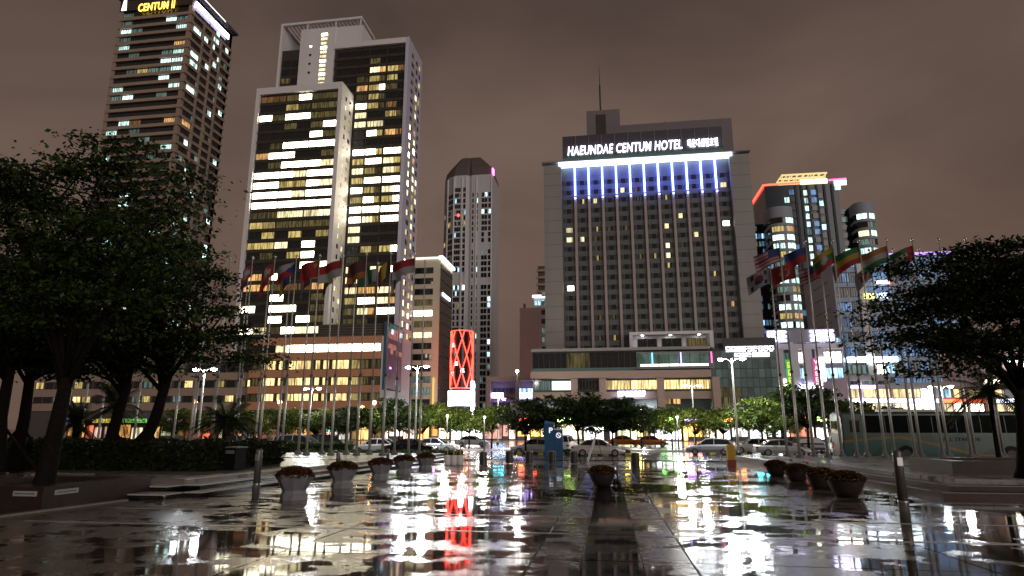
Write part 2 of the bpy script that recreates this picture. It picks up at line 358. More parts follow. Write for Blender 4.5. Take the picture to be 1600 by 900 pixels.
rb.add([(x0, 12.5, .014), (x1, 12.5, .014), (x1, 16.95, .40), (x0, 16.95, .40), (x0, 12.5, -.3), (x1, 12.5, -.3), (x1, 16.95, -.3), (x0, 16.95, -.3)],
       [(0, 1, 2, 3), (1, 5, 6, 2), (0, 3, 7, 4), (4, 5, 1, 0), (3, 2, 6, 7)])
rb.build('ramp', W_brown, kind='structure')
strip('brown_paving', -34, -12.4, 2, 15.4, -.1, .012, W_brown, kind='structure')
for k in range(2):
    strip('step', 9.5 - .5 * k, 40, 20.3 - .7 * k, 21.0 - .7 * k, -.3, .28 - .14 * k, M_red, ter_r, n=1)
    strip('step_nosing', 9.48 - .5 * k, 40, 20.28 - .7 * k, 20.34 - .7 * k, .27 - .14 * k, .285 - .14 * k, M_kerb, ter_r, n=1)
# kerb between brown and pale paving and the tactile strip
strip('kerb', -12.4, -12.22, 2, 15.3, -.2, .03, M_kerb, kind='structure')
tp = MB()
for i in range(7):
    for j in range(100):
        x = -12.1 + i * .055; y = 6 + j * .09; z = gz(y) + .004
        tp.add([(x - .018, y - .018, z), (x + .018, y - .018, z), (x + .018, y + .018, z), (x - .018, y + .018, z), (x, y, z + .014)], [(0, 1, 4), (1, 2, 4), (2, 3, 4), (3, 0, 4)])
tp.build('tactile_paving', mat('tactile_tile', (.12, .095, .06), .35), plaza, kind='stuff')
# road with the parking rows, planting islands and the far pavement
sheet('parking_road', -160, 170, 47, 71, .004, W_asph, 12)
sheet('pavement_far', -160, 170, 71, 78, .12, W_side, 2)
strip('kerb', -160, 170, 70.8, 71.05, -.1, .135, M_kerb, kind='structure', n=1)
sheet('road', -300, 300, 78, 124, .006, W_asph, 2)
sheet('pavement_across', -300, 300, 124, 150, .12, W_side, 2)
strip('kerb', -300, 300, 123.8, 124.05, -.1, .135, M_kerb, kind='structure', n=1)
M_line = mat('road_paint', (.7, .7, .68), .4)
for i in range(28): strip('parking_line', -52 + i * 4.2, -51.88 + i * 4.2, 63.5, 68.5, .0, .012, M_line, kind='structure', n=1)
strip('lane_line', -120, 150, 100.9, 101.1, 0, .012, mat('yellow_road_paint', (.6, .42, .05), .4), kind='structure', n=1)

# ------------------------------------------------------------------ hotel
random.seed(11)
GB = -.7
def rng(a, b, n): return [(a + (b - a) * i / n, a + (b - a) * (i + 1) / n) for i in range(n)]
def hotel():
    Y = 150.0
    pl, pr_ = P(850, 262, Y), P(1168, 243, Y); zt = (pl.z + pr_.z) / 2
    xa, xb = P(877, 262, Y).x, P(1138, 246, Y).x; x0, x1 = pl.x, pr_.x
    o = thing('hotel', 'broad grey hotel tower with a blue lit crown, vertical ribs and a rooftop mast', 'hotel', (x0, Y, GB))
    X = lambda x: x - x0
    Zt = zt - GB; D = 22; M_hs = mat('hotel_spandrel', (.10, .112, .115), .4, var=.15, scale=.6)
    b = MB(); b.box(X(xa), X(xb), .3, D, 0, Zt - .2); b.build('wall', M_hs, o)
    for a, c in ((0, X(xa)), (X(xb), X(x1))):
        b = MB(); b.box(a, c, -1.2, D + .5, 0, Zt); p = b.build('side_pier', M_pier, o)
        g = MB()
        for k in range(1, 22): g.box(a - .01, c + .01, -1.215, -1.2, k * 3.1 - .03, k * 3.1 + .03)
        g.build('joint_line', M_fdark, p)
    # bays, floors
    M_hf = mat('hotel_window_frame', (.17, .175, .175), .5, var=0)
    nb = 12; bw = xb - xa; bays = rng(X(xa), X(xb), nb)
    zf0 = P(1000, 548, Y).z - GB; nf = 18; ztop = Zt - 3.0; fh = (ztop - zf0) / nf
    LITS = {(16, 4): 'C', (16, 11): 'C', (16, 5): 'o', (15, 1): 'Y', (15, 2): 'C', (15, 5): 'o', (15, 7): 'Y', (13, 8): 'C', (12, 0): 'C', (12, 2): 'Y', (12, 3): 'y', (12, 4): 'y', (12, 11): 'W', (12, 7): 'C',
            (11, 0): 'C', (11, 1): 'C', (11, 2): 'y', (11, 9): 'C', (11, 10): 'y', (10, 2): 'y', (10, 7): 'C', (10, 8): 'y', (9, 2): 'Y', (9, 5): 'y', (9, 6): 'Y', (9, 7): 'C', (8, 7): 'Y', (7, 10): 'Y', (6, 0): 'W', (4, 11): 'O',
            (3, 2): 'y', (3, 3): 'y', (1, 3): 'Y', (1, 2): 'y'}
    for r in range(nf):
        z = zf0 + r * fh
        s = MB(); s.box(X(xa) + .01, X(xb) - .01, .12, .3, z + fh * .62, z + fh * 1.0); s.build('spandrel', M_hs, o)
        for c, (a, d) in enumerate(bays):
            k = LITS.get((r, c), '.')
            wd = d - a - .9
            if k == '.':
                window(o, a + .45, .2, z + .05, wd, fh * .58, (.12, .24, .76, .88), '.', M_hf)
            else:
                w0, cut = (.62, .20) if k in 'WC' else (.3, .35 + .25 * random.random() - .1)
                window(o, a + .45, .2, z + .05, wd, fh * .58, (.12, .24, .76, .88), '.', M_hf)
                pw = wd * (w0 if c in (0, 11) or k == 'W' else w0 * .62)
                b2_ = MB(); b2_.box(0, pw, -.02, 0, .12, fh * .54)
                b2_.build('lit_pane', KIND[k], o, (a + .45 + wd * cut, .2 - .012, z + .05))
    zblue = ztop - 2.2 * fh
    M_rib = mat('pink_grey_rib', (.36, .29, .27), .5, var=.08)
    M_led = glow('blue_white_led_strip', (.13, .18, 1.0), 17)
    M_ledw = glow('white_led_cornice', (.6, .75, 1.0), 5)
    zbox = P(1050, 520, Y).z - GB
    for i in range(1, nb):
        x = X(xa) + bw * i / nb
        zlo = 3 if not (5 <= i <= 9) else zbox - .2
        b = MB(); b.prism([(x - .3, -.55), (x + .3, -.55), (x + .36, .2), (x - .36, .2)], zlo, zblue - .5); rib = b.build('rib', M_rib, o)
        b = MB(); b.prism([(x - .42, -.75), (x + .42, -.75), (x + .42, .2), (x - .42, .2)], zblue - .5, zblue + .1); b.build('rib_cap', M_rib, o)
        b = MB(); b.box(x - .2, x + .2, -.85, -.45, zblue + .1, Zt - .6); b.build('light_strip', M_led, o)
        b = MB(); b.box(x - .16, x + .16, -1.1, -.95, zblue - .8, zblue - .55); b.build('uplight', glow('blue_uplight', (.25, .32, 1), 26), o)
    b = MB(); b.box(X(xa) - .6, X(xb) + .6, -1.5, .2, Zt - .35, Zt + .5); b.build('cornice_light', M_ledw, o)
    b = MB(); b.box(-.4, X(x1) + .4, -1.75, .5, Zt + .56, Zt + .9); b.build('cornice', M_pier, o)
    # crown with the name
    ca, cb = X(P(879, 235, Y).x), X(P(1130, 220, Y).x); cz1 = P(1000, 204, Y).z - GB
    b = MB(); b.box(ca, cb, .6, 8, Zt + .9, cz1); cr = b.build('crown', mat('violet_grey_glass', (.07, .065, .085), .25), o)
    for i in range(13):
        x = ca + (cb - ca) * i / 12; m = MB(); m.box(x - .08, x + .08, .45, .6, Zt + 3.2, cz1 - .1); m.build('crown_mullion', M_frame, cr)
    g = MB()
    for k in range(60): x = ca + (cb - ca) * k / 59; g.box(x - .03, x + .03, -.2, -.16, Zt + 1.0, Zt + 2.4)
    g.box(ca, cb, -.2, -.12, Zt + 2.4, Zt + 2.5); g.build('railing', mat('green_railing', (.10, .20, .17), .4), o)
    b = MB(); b.box(ca, cb, -.1, .55, Zt + .92, Zt + 2.2); b.build('parapet', mat('green_glass_parapet', (.09, .22, .18), .2, emit=(.2, .6, .5), es=.06), o)
    ml = glow('white_sign_letters', (.86, .84, 1.0), 4)
    zs0 = P(900, 243, Y).z - GB; zs1 = P(900, 231, Y).z - GB; rise = (P(1115, 219, Y).z - P(888, 231, Y).z)
    a, c_, e_ = X(P(887, 238, Y).x), X(P(1066, 228, Y).x), X(P(1074, 226, Y).x); f_ = X(P(1122, 222, Y).x)
    text_part('HAEUNDAE CENTUM HOTEL', a, c_, zs0 + .1, zs1 + .5, .1, ml, cr, bold=.012, shear=.15, space=1.08)
    text_part('해운대센텀호텔', e_, f_, zs0 + .3, zs1 + .4, .1, ml, cr, bold=.01)
    q = lambda u0, u1, v1, dy, dep, v0=215: (X(P(u0, v1, Y + dy).x), X(P(u1, v1, Y + dy).x), dy, dy + dep, Zt, P((u0 + u1) / 2, v1, Y + dy).z - GB)
    b = MB(); b.box(*q(968, 1143, 190, 12, 9)); b.build('plant_room', mat('violet_grey_render', (.19, .165, .18), .6), o)
    b = MB(); k = q(916, 968, 172, 10, 9); b.box(*k); b.build('lift_tower', mat('violet_grey_render', (.2, .18, .2), .6), o)
    b = MB(); b.box(k[0] + 2.6, k[0] + 5.2, k[2] - .15, k[2], k[4] + 1, k[5] - 1.3); b.build('louvre', M_dark, o)
    xm, ym = (k[0] + k[1]) / 2 - .6, 13; zm = P(940, 102, Y + ym).z - GB
    b = MB(); b.tube([(xm, ym, k[5]), (xm, ym, k[5] + (zm - k[5]) * .6)], .28, 6); b.tube([(xm, ym, k[5] + (zm - k[5]) * .6), (xm, ym, zm)], [.14, .05], 6); b.build('mast', M_fdark, o)
    for dx in (2.2, 3.2, 4.2):
        b = MB(); b.tube([(xm + dx, ym, k[5]), (xm + dx, ym, k[5] + 1.6)], .07, 5); b.build('antenna', M_fdark, o)
    xx = X(P(1040, 185, Y + 12).x); b = MB(); b.tube([(xx, 14, Zt), (xx, 14, P(1040, 184, Y + 12).z - GB)], .1, 5); b.build('antenna', M_fdark, o)
    # white recessed balcony above the podium
    ba, bb = X(P(983, 530, Y).x), X(P(1112, 530, Y).x); z0, z1 = P(1050, 546, Y).z - GB, zbox
    wb = MB(); wb.box(ba, bb, -2.6, .1, z1 - .7, z1); wb.box(ba, ba + .8, -2.6, .1, z0, z1 - .7); wb.box(bb - .8, bb, -2.6, .1, z0, z1 - .7); wb.box(ba + .8, bb - .8, -.15, .1, z0, z1 - .7)
    lo = wb.build('loggia', M_white, o)
    for i in range(3):
        x = ba + (bb - ba) * (.16 + .34 * i); window(o, ba + 1.9 + i * (bb - ba - 2) / 3, -.2, z0 + .3, (bb - ba) / 4.2, z1 - z0 - 1.6, (.5,), '.' if i < 2 else 'y')
        m = MB(); m.box(x - .22, x + .22, -1.7, -1.3, z1 - .78, z1 - .7); m.build('downlight', glow('downlight', (1, .98, .95), 30), o)
    return o, x0, Y, Zt
hotel()

def hotel_podium():
    Y = 132.0
    x0, x1 = P(832, 560, Y).x, P(1212, 560, Y).x
    o = thing('hotel_podium', 'low glass and pink stone podium of shops spread out under the hotel tower', 'podium', (x0, Y, GB))
    X = lambda u, v=560: P(u, v, Y).x - x0
    Zz = lambda v, u=1000: P(u, v, Y).z - GB
    W = x1 - x0; zt = Zz(547); zb0, zb1 = Zz(592), Zz(580)
    b = MB(); b.box(0, W, .3, 17, 0, zt - .1); b.build('wall', M_gglass, o)
    b = MB(); b.box(-.2, W * .74, -.9, 1.2, zt - .1, zt + .5); b.build('roof_edge', M_pier, o)
    M_rail = mat('green_band_glass', (.10, .17, .15), .2)
    n = 30
    for i in range(n):                                        # upper glass band
        a = W * .735 * i / n; k = 'y' if 6 <= i < 10 else ('.' if i < 6 else random.choice('..g.'))
        window(o, a, .2, Zz(574), W * .735 / n, Zz(549) - Zz(574), (), k, M_fdark)
    b = MB(); b.box(0, W * .735, -.3, .3, zb1, Zz(574)); b.build('glass_parapet', M_rail, o)
    b = MB(); b.box(-.2, W * .735, -2.0, .3, zb0 + .15, zb1); b.build('beam', mat('pink_stone_beam', (.38, .27, .22), .6), o)
    # glass box with coloured light tubes
    ga, gb_ = X(996), X(1108); g0, g1 = Zz(578), Zz(552)
    bx = MB(); bx.box(ga, gb_, -2.2, .1, g0, g0 + .5); bx.box(ga, gb_, -2.2, .1, g1 - .3, g1); bx.build('showcase', M_frame, o)
    bx = MB(); bx.quad((ga, -.05, g0), (gb_, -.05, g0), (gb_, -.05, g1), (ga, -.05, g1)); bx.build('showcase_back', lit('showcase_wall', (.35, .6, .5), .22, lo=.4, curtain=1, rnd=.1), o)
    for i in range(8):
        x = ga + (gb_ - ga) * i / 7; m = MB(); m.box(x - .06, x + .06, -2.2, -2.1, g0 + .5, g1 - .3); m.build('showcase_mullion', M_fdark, o)
    m = MB(); m.box(ga + .5, gb_ - .5, -1.9, -1.3, g0 + .55, g0 + .95); m.build('showcase_light', glow('warm_white_row', (1, .95, .82), 4), o)
    for u, c in ((1018, (.1, .5, 1)), (1062, (.35, .3, 1)), (1109, (1, .08, .35))):
        x = X(u); m = MB(); m.box(x - .12, x + .12, -2.35, -2.2, g0 + 1, g1 - .2); m.build('neon_tube', glow('neon_%d' % u, c, 3.5), o)
    # shop storeys under the beam
    za, zc = Zz(612), zb0
    cols = [(945, 985, 'O'), (986, 1030, 'O'), (1036, 1078, 'C'), (1079, 1112, 'C'), (862, 896, 'G'), (900, 940, '.'), (836, 860, 'g'), (1124, 1160, 'Y')]
    LSHOP = lit('shop_window_amber', (1, .72, .3), 2.2, lo=.25, curtain=3, rnd=.5, sample=True); KIND['s'] = LSHOP
    KIND['p'] = lit('panel_pale_green', (.85, 1, .85), 1.8, lo=.8, curtain=1, rnd=.1, sample=True)
    for a, c, k in cols:
        kk = {'O': 's', 'C': 's', 'G': 'p', 'Y': 'y'}.get(k, k)
        window(o, X(a, 600), -.05, Zz(609), X(c, 600) - X(a, 600), Zz(593.5) - Zz(609), tuple(i / 8 for i in range(1, 8)) if k != 'G' else (), kk, M_fdark, name='shop_window')
    b = MB(); b.box(0, W * .735, -.7, .2, za - 1.5, za); b.build('fascia', M_beam, o)
    for u in (898, 942, 1032, 1118): x = X(u, 610); b = MB(); b.box(x - .7, x + .7, -1.6, .2, 0, zb0 + .15); b.build('column', mat('pink_stone_beam', (.38, .27, .22), .6), o)
    for a, c in ((1032, 1048), (1051, 1063)): window(o, X(a, 620), -.05, Zz(632), X(c, 620) - X(a, 620), Zz(616) - Zz(632), (.5,), 'O', M_fdark)
    # curtain wall at the east end
    ea, eb = W * .735, W
    KIND['v'] = lit('curtain_glass_glow', (.42, .58, .52), .13, lo=.65, curtain=.6, rnd=.7)
    rows = rng(3.0, zt - .4, 8); cc = rng(0, eb - ea, 11)
    for r, (p, q) in enumerate(rows):
        for c, (s, t) in enumerate(cc):
            k = 'v' if not (r in (2, 3) and c < 5) else 'y'
            window(o, ea + s, -.35, p, t - s, q - p, (), k, M_fdark, name='curtain_pane')
    b = MB(); b.box(ea, eb, -.3, .25, 0, zt - .1); b.build('curtain_wall', M_gglass, o)
    # two-line lit sign on the roof of the curtain wall
    ms = glow('white_sign_letters', (.86, .84, 1.0), 4)
    b = MB(); b.box(X(1130), X(1212), -1.0, -.7, zt - .3, zt + 2.0); b.build('sign_frame', M_fdark, o)
    glyphs(9, X(1133), X(1209), Zz(553), Zz(545), -1.05, ms, o)
    glyphs(10, X(1146), X(1201), Zz(561), Zz(555), -1.05, ms, o)
    glyphs(7, X(965, 618), X(1008, 618), Zz(620), Zz(612), -2.2, glow('blue_white_sign', (.6, .66, 1), 14), o)
    # street level: bright shopfronts
    return o
hotel_podium()

# ------------------------------------------------------------------ white officetel: a tall slab and a lower one before it
FRONT = ['ooyWyy', '..Yyyy', 'WyWWyy', '..y.yW', '....Wy', '.yWWWW', 'OWW..y', '.yWWWC', 'WWWCWW', 'WWYYWC', 'WWWCWW', 'WWWWWW', 'yyCCCC', 'YYyyyy', '.Y.Y.Y', 'YYC.W.',
         '.y.YW.', '....WW', 'OOW..y', 'OOyooO', '..W..y', 'W.WW.y', '..W.Wy', 'WCyWCC', '..yy..', '......']
TALL = ['.....', '.y...', '.COYo', 'yYyY.', 'OYWy.', 'yYy..', 'WYyo.', 'C..Yy', 'CCC..', '.WYOo', '.....', 'WWYWW', 'YWWCY', 'CYyCY', 'YWWWW', 'WYyCW', 'YWYYW', 'WWWWW', 'WCYWW', 'C....', 'C....',
        '.YyYW', 'y....', 'C.CYW', 'C....', 'COOCO', 'YWWCO', 'yCOWW', 'yy...', '.....']
def officetel():
    Y = 176.0
    l, r = P(402, 140, Y), P(536, 127, Y); zt = (l.z + r.z) / 2 - GB; x0 = l.x; W = r.x - l.x
    o = thing('office_tower', 'white framed twin slab tower with many glaring white windows', 'tower', (x0, Y, GB))
    dep = 9.0
    b = MB(); b.box(.1, W - 1.2, .6, dep, 0, zt - .1); b.build('wall', M_dark, o)
    # white frame round the glass
    b = MB(); b.box(0, 1.3, -.3, dep, 0, zt); b.build('frame_edge', M_white, o)
    b = MB(); b.box(1.3, W - 1.3, -.3, dep, zt - 2.4, zt); b.build('parapet', M_white, o)
    b = MB(); b.box(W - 1.3, W, -.3, dep, 0, zt); b.build('side_wall', M_white, o)
    fh = 3.365; z1 = zt - 3.0
    xs = rng(1.5, W - 1.5, 3); units = []
    for a, c in xs: m_ = (a + c) / 2; units += [(a + .15, m_), (m_, c - .15)]
    units[0] = (units[0][0], units[0][1] + .1)
    for i, row in enumerate(FRONT):
        z = z1 - (i + 1) * fh + 1.1
        s = MB(); s.box(1.3, W - 1.3, .35, .6, z - 1.0, z + .0); s.build('spandrel', M_dark, o)
        for (a, c), k in zip(units, row): window(o, a, .4, z, c - a, fh - 1.15, (.5,), k, M_fdark)
    # end wall of the front slab, small windows lit by the stair
    rows = [(z1 - (i + 1) * fh + 1.2, z1 - (i + 1) * fh + 2.7) for i in range(25)]
    pane_sheet('end_wall_window', o, (W, -.3, 0), (0, 1), [(3.0, 4.0), (6.2, 7.6)], rows, lambda a, c: ('C' if 4 < a < 14 else random.choice('.y.C')) if c == 0 else random.choice('YC.Y'), off=.02)
    # tall slab
    Y2 = dep; t0 = P(640, 58, Y + dep); zt2 = t0.z - GB; X2 = t0.x - x0
    xl = P(437, 70, Y + dep).x - x0
    b = MB(); b.box(xl + 9.0, X2 - 1.1, Y2 + .6, Y2 + 14, 0, zt2 - .1); b.build('wall', M_dark, o)
    b = MB(); b.box(xl, xl + 9.2, Y2 + .8, Y2 + 17, 0, P(440, 78, Y + dep).z - GB); b.build('rear_wing_wall', M_dark, o)
    b = MB(); b.box(xl, xl + .8, Y2 - .1, Y2 + 16, zt, P(440, 38, Y + dep).z - GB - .9); b.build('frame_edge', M_white, o)
    wf0, wf1 = P(490, 100, Y + dep).x - x0 - .2, P(516, 100, Y + dep).x - x0 + 1.2
    zw = P(500, 43, Y + dep).z - GB
    wl, wr = P(467, 100, Y + dep).x - x0, P(521, 100, Y + dep).x - x0
    rr = P(567, 42, Y + dep).x - x0
    b = MB(); b.box(wl, wr, Y2 - .2, Y2 + 10, zt - 8, zw - .4); b.box(wr, rr, Y2 + .2, Y2 + 10, zt2, zw - .4); b.build('stair_core_wall', M_white, o)
    for i in range(14):                                        # lit stair slots and port holes
        z = zt + 24 - i * 1.72
        if z < zt - 1 or i % 2 and False: continue
        k = 'C' if i % 3 else 'W'
        window(o, P(500, 90, Y + dep).x - x0, Y2 - .24, z, 2.4, 1.2, (), k, M_fdark, name='stair_window')
    for i in range(4):
        window(o, P(484, 80, Y + dep).x - x0, Y2 - .24, zt + 20 - i * 3.4, .8, .8, (), 'W' if i == 0 else '.', M_fdark, name='port_window')
    for i, kk in enumerate(('..', '..', 'y.', 'yC', '.Y')):
        for j, k in enumerate(kk): window(o, xl + 1.4 + j * 3.6, Y2 + .7, zt + 14 - i * 3.4, 3.2, 2.1, (.5,), k, M_fdark)
    b = MB(); b.box(wr, X2 - 1.2, Y2 - .3, Y2 + 16, zt2 - 2.0, zt2); b.build('parapet', M_white, o)
    M_flood_tint = mat('white_wall_floodlight_tint', (.60, .59, .72), .6, var=.05, scale=.15, streak=True)  # white wall, the bluish floodlight on it put into its colour
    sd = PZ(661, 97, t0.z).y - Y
    b = MB(); b.box(X2 - 1.2, X2, Y2 - .3, sd, 0, zt2); b.build('side_wall', M_flood_tint, o)
    xe = W + .6; tw = X2 - 1.4 - xe
    un = [(xe + .1, xe + tw * .24), (xe + tw * .27, xe + tw * .48), (xe + tw * .48, xe + tw * .60), (xe + tw * .64, xe + tw * .86), (xe + tw * .86, xe + tw * .99)]
    zz1 = zt2 - 3.2
    for i, row in enumerate(TALL):
        z = zz1 - (i + 1) * fh + 1.1
        s = MB(); s.box(wr + .02, X2 - 1.2, Y2 + .35, Y2 + .6, z - 1.0, z); s.build('spandrel', M_dark, o)
        for (a, c), k in zip(un, row): window(o, a, Y2 + .4, z, c - a, fh - 1.15, (.34, .67) if c - a > 2.6 else (.5,), k, M_fdark)
        if i < 6: window(o, wr + 1.2, Y2 + .4, z, xe - wr - 1.4, fh - 1.15, (.34, .67), '.', M_fdark)
    rows = [(zz1 - (i + 1) * fh + 1.0, zz1 - (i + 1) * fh + 2.8) for i in range(34)]
    pane_sheet('end_wall_window', o, (X2, Y2 - .3, 0), (0, 1), [(3.6, 4.9), (5.2, 6.0), (8.4, 10.2), (11.8, 13.4)], rows,
               lambda a, c: [random.choice('...C' if a < 9 else '.CCW'), random.choice('..y'), random.choice('CYOyWC') if a > 3 else '.', random.choice('..YC')][c], off=.02)
    # open roof frame
    za, zb_ = P(440, 38, Y + dep).z - GB, P(565, 25, Y + dep).z - GB; zp = (za + zb_) / 2
    xr = P(566, 25, Y + dep).x - x0; yb = PZ(583, 60, zp + GB).y - Y
    b = MB()
    b.box(xl, xr, Y2 - .1, Y2 + .9, zp - .9, zp); b.box(xl, xr, yb - .9, yb, zp - .9, zp); b.box(xl, xl + .9, Y2 + .9, yb - .9, zp - .9, zp); b.box(xr - .9, xr, Y2 + .9, yb - .9, zp - .9, zp)
    rf = b.build('roof_frame', M_white, o)
    for i in range(1, 22):
        x = xl + (xr - xl) * i / 22; m = MB(); m.box(x - .14, x + .14, Y2 + .9, yb - .9, zp - .75, zp - .1); m.build('roof_slat', M_white, rf)
    for x in (xl + (xr - xl) * .33, xl + (xr - xl) * .68, xr - .5):
        m = MB(); m.box(x - .2, x + .2, Y2 + .1, Y2 + .5, zw - .4, zp - .9); m.build('roof_post', M_white, rf)
    for x in (xr - .5,):
        m = MB(); m.box(x - .2, x + .2, yb - .6, yb - .2, zt2, zp - .9); m.build('roof_post', M_white, rf)
    return o
officetel()

def podium():
    Y = 158.0
    x0 = P(395, 530, Y).x; x1 = P(604, 515, Y).x; W = x1 - x0
    o = thing('shop_podium', 'peach brick podium with rows of amber windows below the white tower', 'podium', (x0, Y, GB))
    X = lambda u, v=560: P(u, v, Y).x - x0
    Zz = lambda v, u=500: P(u, v, Y).z - GB
    D = 15.0
    xc = X(596)
    b = MB(); b.box(0, xc, .5, D, 0, Zz(527)); b.build('wall', M_dark, o)
    bands = [(526.5, 537.5), (550.5, 562), (577.5, 589), (602.5, 614), (627, 640)]
    for a, c in bands:
        b = MB(); b.box(-.2, xc, -.1, .5, Zz(c), Zz(a)); b.build('brick_band', M_peach, o)
    KIND['s'] = MATS['shop_window_amber']
    KIND['S'] = lit('studio_window_white', (1, .94, .70), 14, lo=.7, curtain=.8, rnd=.2, sample=True)
    for i, (a, c) in enumerate(((430, 448), (448, 470), (470, 492), (492, 515), (515, 540), (540, 566), (566, 594))):
        window(o, X(a, 544), .3, Zz(550), X(c, 544) - X(a, 544), Zz(538) - Zz(550), (), 'C' if i == 0 else 'S', M_fdark)
    for i, (a, c) in enumerate(((396, 412), (412, 430))): window(o, X(a, 544), .3, Zz(550), X(c, 544) - X(a, 544), Zz(538) - Zz(550), (.5,), '.', M_fdark)
    wins = [(396, 411, 'y'), (413, 431, 's'), (436, 444, 's'), (449, 462, 's'), (463, 486, 's'), (493, 500, 's'), (505, 514, 's'), (519, 545, 's'), (549, 562, 'Y'), (564, 576, 'y'), (580, 594, 'y')]
    for (va, vb) in ((577, 562.5), (602, 589.5), (626.5, 614.5)):
        for a, c, k in wins:
            window(o, X(a), .3, Zz(va), X(c) - X(a), Zz(vb) - Zz(va), (.33, .67) if c - a > 12 else (.5,), k, M_fdark)
    # dark glass storey above
    xg = X(495, 515); zg0, zg1 = Zz(526.5), Zz(506.5)
    b = MB(); b.box(xg, X(602, 515), .8, D, zg0, zg1); b.build('roof_storey', M_dark, o)
    for i in range(5): z = zg0 + (zg1 - zg0) * (i + .5) / 5; m = MB(); m.box(xg, X(602, 515), .7, .8, z - .06, z + .06); m.build('louvre', M_frame, o)
    # white corner with blue glass side
    M_w2 = mat('white_tile_wall', (.58, .57, .6), .5, var=.08, scale=.4, streak=True)
    b = MB(); b.box(xc, X(606, 530), -.2, D + 6, 0, Zz(527)); b.build('corner_wall', M_w2, o)
    xe = X(606, 530); zs0, zs1 = Zz(610), Zz(505)
    b = MB(); b.box(xe - 1.0, xe, -.25, 12, zs0, zs1); b.build('corner_glass_bay', KIND.get('#', M_bglass), o)
    rows = rng(zs0 + .3, zs1 - .3, 13)
    KIND['#'] = mat('matt_blue_glass', (.13, .17, .27), .45, var=.25, scale=.5)
    pane_sheet('corner_pane', o, (xe, -.2, 0), (0, 1), rng(.2, 12, 5), rows, lambda r, c: 'B' if (r in (11, 10, 1, 0) and random.random() < .35) else ('g' if r in (7, 8) and random.random() < .4 else ('g' if r > 9 else '#')), M_frame, off=.02)
    b = MB(); b.box(xe + .02, xe + .1, 2, 3.5, zs0 + 5.6, zs0 + 6.1); b.build('violet_light', glow('violet_neon', (.4, .2, 1), 4), o)
    # greyer wing to the left behind the trees
    xw = P(60, 560, Y + 4).x - x0
    b = MB(); b.box(xw, -.2, 4.5, D, 0, Zz(556)); b.build('left_wing', mat('dark_grey_concrete', (.09, .08, .075), .7), o)
    for va, vb in ((577, 565), (602, 590), (626, 615)):
        n = 22
        for i in range(n):
            a = xw + (-.2 - xw) * (i + .1) / n; c = xw + (-.2 - xw) * (i + .9) / n
            window(o, a, 4.4, Zz(va), c - a, Zz(vb) - Zz(va), (.5,), random.choice('..y.gYs') if va > 580 else random.choice('...y'), M_fdark)
        b = MB(); b.box(xw, -.2, 4.2, 4.5, Zz(va) - 2.2, Zz(va) - .1); b.build('brick_band', M_beam, o)
    return o
podium()

